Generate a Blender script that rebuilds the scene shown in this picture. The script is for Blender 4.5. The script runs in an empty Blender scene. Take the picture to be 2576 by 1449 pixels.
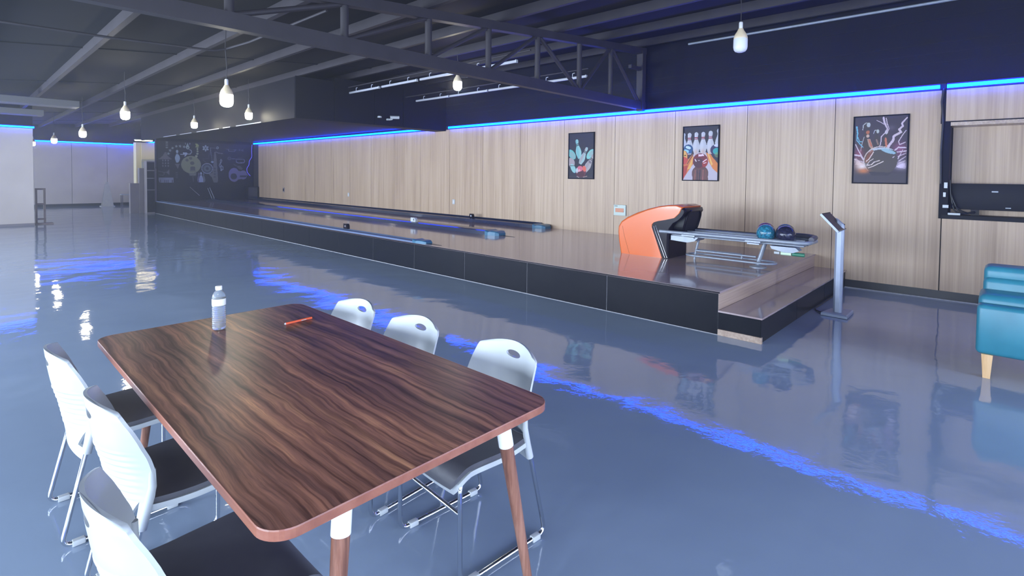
import bpy, bmesh, math, random
import numpy as np
from mathutils import Vector, Matrix
random.seed(7)
PI = math.pi
SC = bpy.context.scene
COL = SC.collection

# ---------------------------------------------------------------- camera
cam_d = bpy.data.cameras.new('camera')
cam = bpy.data.objects.new('camera', cam_d)
COL.objects.link(cam)
cam_d.sensor_width = 36.0
cam_d.lens = 18.4254
cam_d.shift_x = 0.0
cam_d.shift_y = -(724.5 - 483.0) / 2576.0
cam_d.clip_start = 0.02
cam_d.clip_end = 200
m3 = Matrix(((0.68289, 0.01610, -0.73035), (-0.73042, 0.02990, -0.68235), (0.01086, 0.99942, 0.03219)))
q = m3.to_quaternion(); q.normalize()
cam.matrix_world = Matrix.Translation((0, 0, 1.55)) @ q.to_matrix().to_4x4()
SC.camera = cam

# ---------------------------------------------------------------- view, world, lights
SC.view_settings.view_transform = 'Standard'
SC.view_settings.look = 'None'
SC.view_settings.gamma = 1
SC.view_settings.use_curve_mapping = False
SC.view_settings.exposure = 0.8
try:
    SC.cycles.use_denoising = True
    SC.cycles.max_bounces = 8
    SC.cycles.diffuse_bounces = 3
    SC.cycles.glossy_bounces = 4
    SC.cycles.transmission_bounces = 6
    SC.cycles.volume_bounces = 0
    SC.cycles.transparent_max_bounces = 8
    SC.cycles.caustics_reflective = False
    SC.cycles.caustics_refractive = False
    SC.cycles.sample_clamp_indirect = 6
except Exception:
    pass
world = bpy.data.worlds.new('world')
SC.world = world
world.use_nodes = True
world.node_tree.nodes['Background'].inputs[0].default_value = (0.55, 0.68, 1.0, 1)
world.node_tree.nodes['Background'].inputs[1].default_value = 0.35
# thin scatter added to the air, standing in for lens veiling glare
hv = world.node_tree.nodes.new('ShaderNodeVolumeScatter')
hv.inputs['Color'].default_value = (0.86, 0.92, 1.0, 1)
hv.inputs['Density'].default_value = 0.0092
hv.inputs['Anisotropy'].default_value = 0.72
world.node_tree.links.new(hv.outputs[0], world.node_tree.nodes['World Output'].inputs['Volume'])


def area(name, loc, rot, sx, sy, power, color):
    l = bpy.data.lights.new(name, 'AREA')
    l.shape = 'RECTANGLE'; l.size = sx; l.size_y = sy; l.energy = power; l.color = color
    o = bpy.data.objects.new(name, l); COL.objects.link(o)
    o.location = loc; o.rotation_euler = rot
    return o


# daylight through the windows of the left wall and of the wall behind the camera
WIN_L = [(-2.6, -0.2), (0.5, 2.9), (3.6, 6.0), (6.7, 9.1), (10.6, 13.0), (14.0, 16.4), (20.8, 23.6), (24.6, 28.6)]
WIN_B = [(-2.4, 0.0), (0.8, 3.2), (4.0, 6.4)]
for i, (a, b) in enumerate(WIN_L):
    area('daylight_left', (-4.05, (a + b) / 2, 1.45), (0, -PI / 2, 0), 2.1, b - a, [230, 260, 400, 620, 640, 540, 300, 420][i], (0.80, 0.89, 1.0))
for a, b in WIN_B:
    area('daylight_back', ((a + b) / 2, -4.05, 1.45), (PI / 2, 0, 0), b - a, 2.1, 210, (0.82, 0.90, 1.0))

# ---------------------------------------------------------------- materials


def mat(name, base, rough=0.5, metal=0.0, spec=0.5, coat=0.0, emit=None, estr=0.0):
    m = bpy.data.materials.new(name); m.use_nodes = True
    b = m.node_tree.nodes['Principled BSDF']
    b.inputs['Base Color'].default_value = (*base, 1)
    b.inputs['Roughness'].default_value = rough
    b.inputs['Metallic'].default_value = metal
    b.inputs['Specular IOR Level'].default_value = spec
    b.inputs['Coat Weight'].default_value = coat
    b.inputs['Coat Roughness'].default_value = 0.05
    if emit:
        b.inputs['Emission Color'].default_value = (*emit, 1)
        b.inputs['Emission Strength'].default_value = estr
    return m


def N(m, t, **kw):
    n = m.node_tree.nodes.new(t)
    for k, v in kw.items():
        setattr(n, k, v)
    return n


def L(m, a, b):
    m.node_tree.links.new(a, b)


def ramp(m, fac, stops):
    r = N(m, 'ShaderNodeValToRGB')
    e = r.color_ramp.elements
    e[0].position = stops[0][0]; e[0].color = (*stops[0][1], 1)
    e[1].position = stops[-1][0]; e[1].color = (*stops[-1][1], 1)
    for p, c in stops[1:-1]:
        x = e.new(p); x.color = (*c, 1)
    L(m, fac, r.inputs[0])
    return r


def coords(m, scale, kind='Object', rot=(0, 0, 0)):
    tc = N(m, 'ShaderNodeTexCoord'); mp = N(m, 'ShaderNodeMapping')
    mp.inputs['Scale'].default_value = scale
    mp.inputs['Rotation'].default_value = rot
    L(m, tc.outputs[kind], mp.inputs[0])
    return mp.outputs[0]


def noise(m, vec, scale, detail=4, rough=0.5, dist=0.0):
    n = N(m, 'ShaderNodeTexNoise')
    n.inputs['Scale'].default_value = scale; n.inputs['Detail'].default_value = detail
    n.inputs['Roughness'].default_value = rough; n.inputs['Distortion'].default_value = dist
    L(m, vec, n.inputs['Vector'])
    return n.outputs['Fac']


def bump(m, h, strength, dist=0.01):
    b = N(m, 'ShaderNodeBump')
    b.inputs['Strength'].default_value = strength; b.inputs['Distance'].default_value = dist
    L(m, h, b.inputs['Height'])
    L(m, b.outputs[0], m.node_tree.nodes['Principled BSDF'].inputs['Normal'])
    return b


def pbsdf(m):
    return m.node_tree.nodes['Principled BSDF']


def mottled(name, c1, c2, scale, rough, **kw):
    m = mat(name, c1, rough, **kw)
    r = ramp(m, noise(m, coords(m, (1, 1, 1)), scale, 4), [(0.3, c1), (0.7, c2)])
    L(m, r.outputs[0], pbsdf(m).inputs['Base Color'])
    return m


# floor: glossy blue grey epoxy, slightly wavy
M_floor = mat('epoxy_floor', (0.2, 0.26, 0.36), 0.045, spec=0.62)
v = coords(M_floor, (1, 1, 1))
r_ = ramp(M_floor, noise(M_floor, v, 0.6, 4), [(0.25, (0.205, 0.268, 0.370)), (0.75, (0.245, 0.310, 0.415))])
L(M_floor, r_.outputs[0], pbsdf(M_floor).inputs['Base Color'])
n1 = noise(M_floor, v, 1.1, 2, 0.5, 0.3)
n2 = noise(M_floor, v, 6.5, 4, 0.6, 0.2)
mx = N(M_floor, 'ShaderNodeMath', operation='MULTIPLY_ADD')
mx.inputs[1].default_value = 0.10
L(M_floor, n2, mx.inputs[0]); L(M_floor, n1, mx.inputs[2])
bump(M_floor, mx.outputs[0], 1.0, 0.0125)


def wood_panel(name, c_lo, c_mid, c_hi, grain_axis, scale=1.0, rough=0.45, **kw):
    """fine straight grain running along one axis"""
    m = mat(name, c_mid, rough, **kw)
    s = [34 * scale] * 3
    s['xyz'.index(grain_axis)] = 0.55 * scale
    v = coords(m, tuple(s))
    f1 = noise(m, v, 1.0, 5, 0.6, 0.15)
    s2 = [5 * scale] * 3; s2['xyz'.index(grain_axis)] = 0.3 * scale
    f2 = noise(m, coords(m, tuple(s2)), 1.0, 2)
    a = N(m, 'ShaderNodeMath', operation='MULTIPLY_ADD'); a.inputs[1].default_value = 0.6
    L(m, f2, a.inputs[0]); L(m, f1, a.inputs[2])
    r = ramp(m, a.outputs[0], [(0.55, c_lo), (0.78, c_mid), (1.0, c_hi)])
    L(m, r.outputs[0], pbsdf(m).inputs['Base Color'])
    bump(m, f1, 0.15, 0.002)
    return m


M_panel = wood_panel('pale_wood_panel', (0.31, 0.215, 0.140), (0.40, 0.286, 0.192), (0.47, 0.352, 0.248), 'z')
M_riser = wood_panel('pale_wood_riser', (0.27, 0.19, 0.145), (0.38, 0.28, 0.215), (0.46, 0.36, 0.29), 'x', 1.3, 0.3)
M_plaster = mottled('pale_painted_wall', (0.50, 0.44, 0.41), (0.56, 0.50, 0.47), 1.5, 0.6)
M_mauve = mottled('mauve_grey_partition', (0.17, 0.15, 0.17), (0.20, 0.18, 0.20), 2.0, 0.5)
M_cream = mottled('cream_lit_cupboard', (0.75, 0.66, 0.42), (0.80, 0.72, 0.48), 1.0, 0.5)
M_deck = mottled('lane_laminate', (0.30, 0.225, 0.225), (0.34, 0.262, 0.260), 1.2, 0.13, spec=0.5, coat=0.3)
M_black_tile = mottled('black_gloss_tile', (0.008, 0.009, 0.012), (0.010, 0.011, 0.014), 6, 0.30, spec=0.10)
M_grout = mottled('grey_grout', (0.25, 0.25, 0.27), (0.35, 0.35, 0.37), 30, 0.7)
M_dark = mottled('black_painted_metal', (0.006, 0.006, 0.009), (0.009, 0.009, 0.013), 3, 0.5, spec=0.15)
M_roof = mottled('black_roof_sheet', (0.006, 0.006, 0.008), (0.009, 0.008, 0.012), 1.0, 0.7, spec=0.2)
M_truss = mottled('charcoal_truss_paint', (0.026, 0.023, 0.027), (0.034, 0.030, 0.036), 4, 0.5, spec=0.3)
M_blackwall = mottled('black_painted_wall', (0.004, 0.004, 0.007), (0.006, 0.006, 0.010), 1.3, 0.6, spec=0.15)
M_seam = mat('dark_joint', (0.03, 0.025, 0.022), 0.8)
M_skirt = mat('black_skirting', (0.012, 0.012, 0.012), 0.35)
M_white = mottled('white_plastic', (0.43, 0.46, 0.48), (0.47, 0.50, 0.52), 8, 0.34)
M_whitecap = mat('white_enamel', (0.80, 0.82, 0.84), 0.25)
M_chrome = mat('chrome', (0.72, 0.73, 0.75), 0.09, metal=1.0)
M_steel = mottled('grey_painted_tube', (0.22, 0.25, 0.30), (0.27, 0.30, 0.35), 10, 0.35, metal=0.2)
M_vinyl = mottled('black_vinyl', (0.072, 0.072, 0.088), (0.088, 0.088, 0.104), 12, 0.45)
M_orange = mat('orange_gloss', (0.62, 0.125, 0.02), 0.25, spec=0.4, coat=0.4)
M_gblack = mat('gloss_black', (0.008, 0.006, 0.009), 0.22, spec=0.18)
M_mouth_shade = mat('mouth_shade', (0.003, 0.003, 0.004), 0.6)
M_teal = mottled('teal_leather', (0.022, 0.18, 0.25), (0.030, 0.22, 0.30), 6, 0.36)
M_woodleg = wood_panel('pale_sofa_leg_wood', (0.55, 0.32, 0.14), (0.68, 0.42, 0.20), (0.76, 0.50, 0.27), 'z', 1.5, 0.35)
M_gutter = mottled('dark_blue_gutter', (0.012, 0.016, 0.035), (0.018, 0.024, 0.05), 3, 0.18, coat=0.4)
M_cap = mat('blue_grey_end_cap', (0.03, 0.12, 0.20), 0.3)
M_gutterlight = mat('pale_blue_gutter_edge', (0.10, 0.14, 0.24), 0.5, spec=0.2)
M_amber = mat('amber_cover', (0.45, 0.14, 0.04), 0.2)
M_screen = mat('dark_screen', (0.060, 0.042, 0.036), 0.45, spec=0.12)
M_lamp = mottled('lamp_diffuser_off', (0.58, 0.60, 0.64), (0.62, 0.64, 0.68), 5, 0.4)
M_lampbody = mottled('cream_lamp_body', (0.62, 0.50, 0.32), (0.70, 0.60, 0.44), 14, 0.4)
M_socket = mat('white_lamp_socket', (0.60, 0.60, 0.60), 0.4)
M_lit = mat('lit_lamp_diffuser', (0.9, 0.9, 0.85), 0.4, emit=(1.0, 0.93, 0.72), estr=34)
M_strip = mat('blue_strip_core', (0, 0, 0), 0.5, emit=(0.0, 0.045, 1.0), estr=28.0)
M_halo = mat('blue_strip_halo', (0, 0, 0), 0.5, emit=(0.0, 0.0, 1.0), estr=1.4)  # glow colour imitating the blue bloom around the strip core
M_duct = mat('grey_duct_paint', (0.07, 0.07, 0.08), 0.5)
M_tubelight = mat('white_tube_off', (0.36, 0.37, 0.42), 0.4)
M_pen = mat('orange_pen_plastic', (0.85, 0.13, 0.05), 0.25)
M_timber = mottled('grey_brown_timber', (0.16, 0.12, 0.11), (0.22, 0.17, 0.16), 9, 0.6)
M_palesign = mottled('pale_sign_plastic', (0.42, 0.42, 0.42), (0.48, 0.47, 0.46), 9, 0.5)
M_cable = mat('black_cable', (0.008, 0.008, 0.010), 0.4)
M_windowframe = mat('white_window_frame', (0.7, 0.72, 0.74), 0.4)
M_warmlamp = mat('warm_ceiling_panel', (0.9, 0.9, 0.8), 0.5, emit=(1.0, 0.86, 0.55), estr=6)


# clear things
def clear(name, tint, rough=0.03, ior=1.45, fac=0.8):
    m = bpy.data.materials.new(name); m.use_nodes = True
    nt = m.node_tree; nt.nodes.clear()
    out = N(m, 'ShaderNodeOutputMaterial'); mix = N(m, 'ShaderNodeMixShader')
    tr = N(m, 'ShaderNodeBsdfTransparent'); gl = N(m, 'ShaderNodeBsdfGlossy')
    lw = N(m, 'ShaderNodeLayerWeight'); lw.inputs[0].default_value = 0.35
    mr = N(m, 'ShaderNodeMapRange'); mr.inputs[3].default_value = 1 - fac; mr.inputs[4].default_value = 0.85
    tr.inputs[0].default_value = (*tint, 1); gl.inputs[0].default_value = (1, 1, 1, 1); gl.inputs[1].default_value = rough
    L(m, lw.outputs['Facing'], mr.inputs[0]); L(m, mr.outputs[0], mix.inputs[0])
    L(m, tr.outputs[0], mix.inputs[1]); L(m, gl.outputs[0], mix.inputs[2]); L(m, mix.outputs[0], out.inputs[0])
    return m


M_glass = clear('window_glass', (0.93, 0.96, 1.0), 0.02, fac=0.95)
M_pet = mat('clear_bottle_plastic', (0.85, 0.93, 1.0), 0.06)
pbsdf(M_pet).inputs['Transmission Weight'].default_value = 0.82
pbsdf(M_pet).inputs['IOR'].default_value = 1.22

# walnut tabletop
M_walnut = mat('walnut_laminate', (0.16, 0.07, 0.04), 0.34, spec=0.55)
va = coords(M_walnut, (1, 1, 1))
warp = N(M_walnut, 'ShaderNodeTexNoise'); warp.inputs['Scale'].default_value = 2.3; warp.inputs['Detail'].default_value = 3
L(M_walnut, va, warp.inputs['Vector'])
wsub = N(M_walnut, 'ShaderNodeVectorMath', operation='SUBTRACT'); wsub.inputs[1].default_value = (0.5, 0.5, 0.5)
L(M_walnut, warp.outputs['Color'], wsub.inputs[0])
wsc = N(M_walnut, 'ShaderNodeVectorMath', operation='MULTIPLY'); wsc.inputs[1].default_value = (0.085, 0.25, 0.0)
L(M_walnut, wsub.outputs[0], wsc.inputs[0])
wad = N(M_walnut, 'ShaderNodeVectorMath', operation='ADD')
L(M_walnut, va, wad.inputs[0]); L(M_walnut, wsc.outputs[0], wad.inputs[1])


def stretch(vec, s):
    mp = N(M_walnut, 'ShaderNodeMapping'); mp.inputs['Scale'].default_value = s
    L(M_walnut, vec, mp.inputs[0]); return mp.outputs[0]


g1 = noise(M_walnut, stretch(wad.outputs[0], (20, 0.9, 20)), 1.0, 7, 0.66, 0.5)
g2 = noise(M_walnut, stretch(wad.outputs[0], (75, 2.2, 75)), 1.0, 5, 0.7, 0.2)
g3 = noise(M_walnut, stretch(wad.outputs[0], (4.5, 0.45, 4.5)), 1.0, 2, 0.5, 0.3)
wv = N(M_walnut, 'ShaderNodeTexWave', wave_type='BANDS', bands_direction='X')
wv.inputs['Scale'].default_value = 3.2; wv.inputs['Distortion'].default_value = 6.0
wv.inputs['Detail'].default_value = 4; wv.inputs['Detail Scale'].default_value = 0.9; wv.inputs['Detail Roughness'].default_value = 0.62
L(M_walnut, stretch(wad.outputs[0], (2.2, 0.22, 1.0)), wv.inputs['Vector'])
c1 = ramp(M_walnut, g1, [(0.33, (0.075, 0.038, 0.034)), (0.45, (0.21, 0.100, 0.074)), (0.57, (0.34, 0.160, 0.105)), (0.70, (0.58, 0.30, 0.165))])
c2 = ramp(M_walnut, wv.outputs['Fac'], [(0.0, (0.55, 0.50, 0.50)), (0.14, (0.95, 0.93, 0.92)), (1.0, (1.12, 1.10, 1.08))])
c3 = ramp(M_walnut, g2, [(0.36, (0.55, 0.52, 0.52)), (0.55, (1, 1, 1)), (0.8, (1.15, 1.12, 1.1))])
c4 = ramp(M_walnut, g3, [(0.3, (0.72, 0.70, 0.72)), (0.7, (1.35, 1.25, 1.15))])


def mulc(m, a, b, f=1.0):
    x = N(m, 'ShaderNodeMix', data_type='RGBA', blend_type='MULTIPLY'); x.inputs[0].default_value = f
    L(m, a, x.inputs[6]); L(m, b, x.inputs[7]); return x.outputs[2]


col = mulc(M_walnut, mulc(M_walnut, mulc(M_walnut, c1.outputs[0], c2.outputs[0]), c3.outputs[0]), c4.outputs[0])
L(M_walnut, col, pbsdf(M_walnut).inputs['Base Color'])
bump(M_walnut, g2, 0.08, 0.001)
M_edge = wood_panel('reddish_edge_band', (0.20, 0.076, 0.050), (0.26, 0.098, 0.064), (0.31, 0.128, 0.085), 'y', 0.7, 0.28)
M_tleg = wood_panel('walnut_leg_wood', (0.10, 0.042, 0.03), (0.20, 0.085, 0.055), (0.30, 0.15, 0.105), 'z', 2.2, 0.35)


def ball_mat(name, c1, c2, c3=None):
    m = mat(name, c1, 0.12, coat=0.6)
    f = noise(m, coords(m, (1, 1, 1)), 14, 5, 0.6, 2.5)
    r = ramp(m, f, [(0.35, c1), (0.6, c2), (0.75, c3 or c2)])
    L(m, r.outputs[0], pbsdf(m).inputs['Base Color'])
    return m


M_attr = {}


def attr_mat(name, rough, spec=0.5):
    m = mat(name, (0.5, 0.5, 0.5), rough, spec=spec)
    a = N(m, 'ShaderNodeAttribute'); a.attribute_name = 'print'
    L(m, a.outputs['Color'], pbsdf(m).inputs['Base Color'])
    return m


M_print = attr_mat('poster_print', 0.45, 0.25)
M_mural = attr_mat('mural_print', 0.55)

# ---------------------------------------------------------------- mesh helpers


class MB:
    def __init__(s):
        s.bm = bmesh.new()

    def box(s, x0, x1, y0, y1, z0, z1, bev=0.0):
        r = bmesh.ops.create_cube(s.bm, size=1.0)
        vs = r['verts']
        for v in vs:
            v.co = Vector((x0 + (v.co.x + .5) * (x1 - x0), y0 + (v.co.y + .5) * (y1 - y0), z0 + (v.co.z + .5) * (z1 - z0)))
        if bev > 0:
            es = list({e for v in vs for e in v.link_edges})
            bmesh.ops.bevel(s.bm, geom=es, offset=bev, segments=3, profile=0.5, affect='EDGES')
        return s

    def tube(s, pts, r, n=12, closed=False, r2=None):
        pts = [Vector(p) for p in pts]
        rings = []
        cnt = len(pts)
        up = None
        for i, p in enumerate(pts):
            if closed:
                t = pts[(i + 1) % cnt] - pts[i - 1]
            elif i == 0:
                t = pts[1] - p
            elif i == cnt - 1:
                t = p - pts[i - 1]
            else:
                t = (pts[i + 1] - p).normalized() + (p - pts[i - 1]).normalized()
            t.normalize()
            if up is None:
                up = Vector((0, 0, 1)) if abs(t.z) < 0.9 else Vector((1, 0, 0))
            a = t.cross(up)
            if a.length < 1e-5:
                a = t.cross(Vector((0, 1, 0)))
            a.normalize(); b = a.cross(t).normalized(); up = b
            rr = r if r2 is None else r + (r2 - r) * i / (cnt - 1)
            rings.append([s.bm.verts.new(p + (a * math.cos(2 * PI * k / n) + b * math.sin(2 * PI * k / n)) * rr) for k in range(n)])
        m = cnt if closed else cnt - 1
        for i in range(m):
            A = rings[i]; B = rings[(i + 1) % cnt]
            for k in range(n):
                s.bm.faces.new((A[k], A[(k + 1) % n], B[(k + 1) % n], B[k]))
        if not closed:
            s.bm.faces.new(rings[0][::-1]); s.bm.faces.new(rings[-1])
        return s

    def lathe(s, prof, c=(0, 0, 0), n=32, cap=True):
        rings = []
        for r, z in prof:
            rings.append([s.bm.verts.new((c[0] + max(r, 1e-4) * math.cos(2 * PI * k / n), c[1] + max(r, 1e-4) * math.sin(2 * PI * k / n), c[2] + z)) for k in range(n)])
        for i in range(len(rings) - 1):
            A, B = rings[i], rings[i + 1]
            for k in range(n):
                s.bm.faces.new((A[k], A[(k + 1) % n], B[(k + 1) % n], B[k]))
        if cap:
            s.bm.faces.new(rings[0][::-1]); s.bm.faces.new(rings[-1])
        return s

    def loft(s, rings, cap=True, closed=True):
        R = [[s.bm.verts.new(p) for p in ring] for ring in rings]
        n = len(R[0])
        for i in range(len(R) - 1):
            for k in range(n if closed else n - 1):
                s.bm.faces.new((R[i][k], R[i][(k + 1) % n], R[i + 1][(k + 1) % n], R[i + 1][k]))
        if cap:
            s.bm.faces.new(R[0][::-1]); s.bm.faces.new(R[-1])
        return s

    def sphere(s, c, r, seg=32, rings=20):
        q = bmesh.ops.create_uvsphere(s.bm, u_segments=seg, v_segments=rings, radius=r)
        for v in q['verts']:
            v.co += Vector(c)
        return s

    def prism(s, pts, lo, hi, axis='z'):
        """2D outline extruded along an axis; pts are the other two coordinates in order"""
        def P(a, b, c):
            return {'z': (a, b, c), 'x': (c, a, b), 'y': (a, c, b)}[axis]
        A = [s.bm.verts.new(P(a, b, lo)) for a, b in pts]
        B = [s.bm.verts.new(P(a, b, hi)) for a, b in pts]
        n = len(pts)
        for k in range(n):
            s.bm.faces.new((A[k], A[(k + 1) % n], B[(k + 1) % n], B[k]))
        s.bm.faces.new(A[::-1]); s.bm.faces.new(B)
        return s


def wloc(o):
    v = Vector((0, 0, 0))
    while o is not None:
        v += o.location; o = o.parent
    return v


def put(name, mb, material, parent=None, smooth=False, angle=40, flat_big=0, **props):
    bm = mb.bm
    bmesh.ops.recalc_face_normals(bm, faces=bm.faces)
    off = wloc(parent) if parent else Vector((0, 0, 0))
    if off.length > 0:
        for v in bm.verts:
            v.co -= off
    me = bpy.data.meshes.new(name); bm.to_mesh(me); bm.free()
    me.materials.append(material)
    o = bpy.data.objects.new(name, me); COL.objects.link(o)
    if parent:
        o.parent = parent
    if smooth:
        me.shade_smooth()
        try:
            me.set_sharp_from_angle(angle=math.radians(angle))
        except Exception:
            pass
        if flat_big:
            for p in me.polygons:
                if p.area > flat_big: p.use_smooth = False
    for k, v in props.items():
        o[k] = v
    return o


def base_at(o, loc):
    """move an unparented mesh object's origin to loc"""
    d = Vector(loc)
    for v in o.data.vertices:
        v.co -= d
    o.location = d
    return o


def empty(name, loc, label=None, cat=None, group=None, kind=None):
    o = bpy.data.objects.new(name, None); COL.objects.link(o)
    o.location = loc; o.empty_display_size = 0.1
    if label: o['label'] = label
    if cat: o['category'] = cat
    if group: o['group'] = group
    if kind: o['kind'] = kind
    return o


def copy_tree(o, parent=None):
    c = o.copy(); COL.objects.link(c); c.parent = parent
    for ch in list(o.children):
        copy_tree(ch, c)
    return c


def arc(cx, cy, r, a0, a1, n):
    return [(cx + r * math.cos(a0 + (a1 - a0) * i / n), cy + r * math.sin(a0 + (a1 - a0) * i / n)) for i in range(n + 1)]


def rrect(x0, x1, y0, y1, r, n=6):
    return (arc(x1 - r, y1 - r, r, 0, PI / 2, n) + arc(x0 + r, y1 - r, r, PI / 2, PI, n)
            + arc(x0 + r, y0 + r, r, PI, 1.5 * PI, n) + arc(x1 - r, y0 + r, r, 1.5 * PI, 2 * PI, n))


def fillet(pts, r, n=5):
    """round the corners of a 3D polyline"""
    P = [Vector(p) for p in pts]; out = [P[0]]
    for i in range(1, len(P) - 1):
        a, b, c = P[i - 1], P[i], P[i + 1]
        d1 = (a - b); d2 = (c - b)
        k = min(r, d1.length * .49, d2.length * .49)
        s, e = b + d1.normalized() * k, b + d2.normalized() * k
        for j in range(n + 1):
            t = j / n
            out.append(s * (1 - t) ** 2 + b * 2 * t * (1 - t) + e * t * t)
    out.append(P[-1])
    return out


# ================================================================ THE SETTING
XW = 8.73           # right wall
ZL = 2.70           # top of the wall panels
SEAM0, STEP = 0.561, 1.2245
def zroof(x): return 3.45 + 0.093 * (x - 2.7)


put('floor', MB().box(-4.2, 9.0, -4.2, 30.2, -0.2, 0.0), M_floor, kind='structure')

# roof: sloping black sheet with purlins along the hall
bm = MB(); bm.prism([(-4.2, zroof(-4.2)), (9.0, zroof(9.0)), (9.0, zroof(9.0) + .12), (-4.2, zroof(-4.2) + .12)], -4.2, 30.2, 'y')
ceiling = put('ceiling', bm, M_roof, kind='structure')
for i in range(11):
    x = -3.4 + i * 1.18
    put('purlin', MB().prism([(x, zroof(x) - .125), (x + .07, zroof(x) - .119), (x + .07, zroof(x) + .01), (x, zroof(x) + .01)], -4.1, 30.1, 'y'), M_truss, ceiling)
for i in range(7):
    y = 1.0 + i * 4.2 + .3
    # thin sheet laps running across between the purlins
    bm = MB(); bm.prism([(-4.1, zroof(-4.1) - .012), (8.9, zroof(8.9) - .012), (8.9, zroof(8.9) + .01), (-4.1, zroof(-4.1) + .01)], y, y + .05, 'y')
    put('sheet_lap', bm, M_roof, ceiling)

# right wall: black upper wall, pale panels below
wall_r = put('wall_right', MB().box(XW + .012, 9.0, .5605, 30.2, 0, 4.2), M_seam, kind='structure')
up = MB().box(XW - .0, XW + .02, -4.1, 24, ZL + .09, 4.05)
put('upper_cladding', up, M_blackwall, wall_r)
for i, z in enumerate((3.06, 3.18, 3.31, 3.62)):
    put('cladding_rib', MB().box(XW - .010, XW, -4.1, 22.9, z, z + .010), M_dark, wall_r)
def panel(y0, y1, z0, z1, x=XW, parent=None, t=.014):
    return put('panel', MB().box(x, x + t, y0 + .004, y1 - .004, z0, z1), M_panel, parent)


for k in range(18):
    y0 = SEAM0 if k == 0 else SEAM0 + k * STEP
    panel(y0, SEAM0 + (k + 1) * STEP, .11, ZL, parent=wall_r)
# the part of the wall with the television niche
wall_n = put('wall_niche', MB().box(XW + .35, 9.15, -4.2, .60, 0, 4.2), M_seam, kind='structure')
put('panel', MB().box(XW + .33, XW + .35, -4.1, .49, 1.02, 2.30), M_panel, wall_n)
for k in range(4):
    y1 = .557 - k * STEP
    put('panel', MB().box(XW, XW + .014, y1 - STEP + .004, y1 - .004, .11, 1.07), M_panel, wall_n)
    put('panel', MB().box(XW, XW + .014, y1 - STEP + .004, y1 - .004, 2.27, ZL), M_panel, wall_n)
put('backing', MB().box(XW + .014, XW + .35, -4.1, .56, 0.0, 1.05), M_seam, wall_n)
put('backing', MB().box(XW + .014, XW + .35, -4.1, .56, 2.29, 4.1), M_blackwall, wall_n)
put('ledge', MB().box(XW - .02, XW + .34, -4.1, .56, 1.05, 1.10), M_dark, wall_n)
put('lintel', MB().box(XW - .01, XW + .34, -4.1, .50, 2.24, 2.285), M_riser, wall_n)
put('lintel', MB().box(XW - .012, XW + .0, -4.1, .56, 2.285, 2.30), M_gblack, wall_n)
put('jamb', MB().box(XW - .012, XW + .34, .50, .59, 1.05, 2.29), M_blackwall, wall_n)
put('trim_1', MB().box(XW - .012, XW + .03, .560, .600, 2.27, ZL + .02), M_gblack, kind='structure')

put('baseboard_right', MB().box(XW - .012, XW + .012, -4.1, 1.6, 0, .115), M_skirt, kind='structure')
put('trim_3', MB().box(XW - .03, XW - .012, -4.1, 1.6, 0, .012), M_grout, kind='structure')

# far wall with the painted mural
YM = 23.15
wall_far = put('wall_far', MB().box(5.26, 9.0, YM, YM + .25, 0, 3.9), M_blackwall, kind='structure')
# very end wall on the left, pale panels
wall_end = put('wall_end', MB().box(-4.2, 9.0, 29.32, 29.6, 0, 4.1), M_blackwall, kind='structure')
for k in range(9):
    x0 = 5.9 - 1.1 - k * 1.225 if k else 4.78
    x1 = 5.9 if k == 0 else x0 + 1.225
    if k: x0, x1 = 4.78 - k * 1.225, 4.78 - (k - 1) * 1.225
    put('panel', MB().box(x0 + .006, x1 - .006, 29.29, 29.32, .10, 2.72), M_plaster, wall_end)
put('baseboard_end', MB().box(-4.1, 5.9, 29.27, 29.30, 0, .11), M_skirt, kind='structure')
# short return wall and the lit opening beside the mural
wall_ret = put('wall_return', MB().box(5.90, 6.05, 25.2, 29.32, 0, 2.78), M_plaster, kind='structure')
# near left partition
wall_part = put('wall_partition', MB().box(-4.2, 1.575, 19.80, 20.05, 0, 2.70), M_plaster, kind='structure')
put('wall_partition_header', MB().box(-4.2, 1.575, 19.82, 20.05, 2.70, 3.4), M_blackwall, kind='structure')
put('baseboard_partition', MB().box(-4.1, 1.575, 19.785, 19.80, 0, .06), M_mauve, kind='structure')
# mauve block in front of the return wall
put('wall_block', MB().box(4.72, 5.26, 23.15, 23.40, 0, 1.66), M_mauve, kind='structure')
put('wall_block_low', MB().box(4.45, 4.72, 23.20, 23.40, 0, 1.10), M_mauve, kind='structure')
# lintel over the opening
# walls out of view, with real windows that let the daylight in


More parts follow.
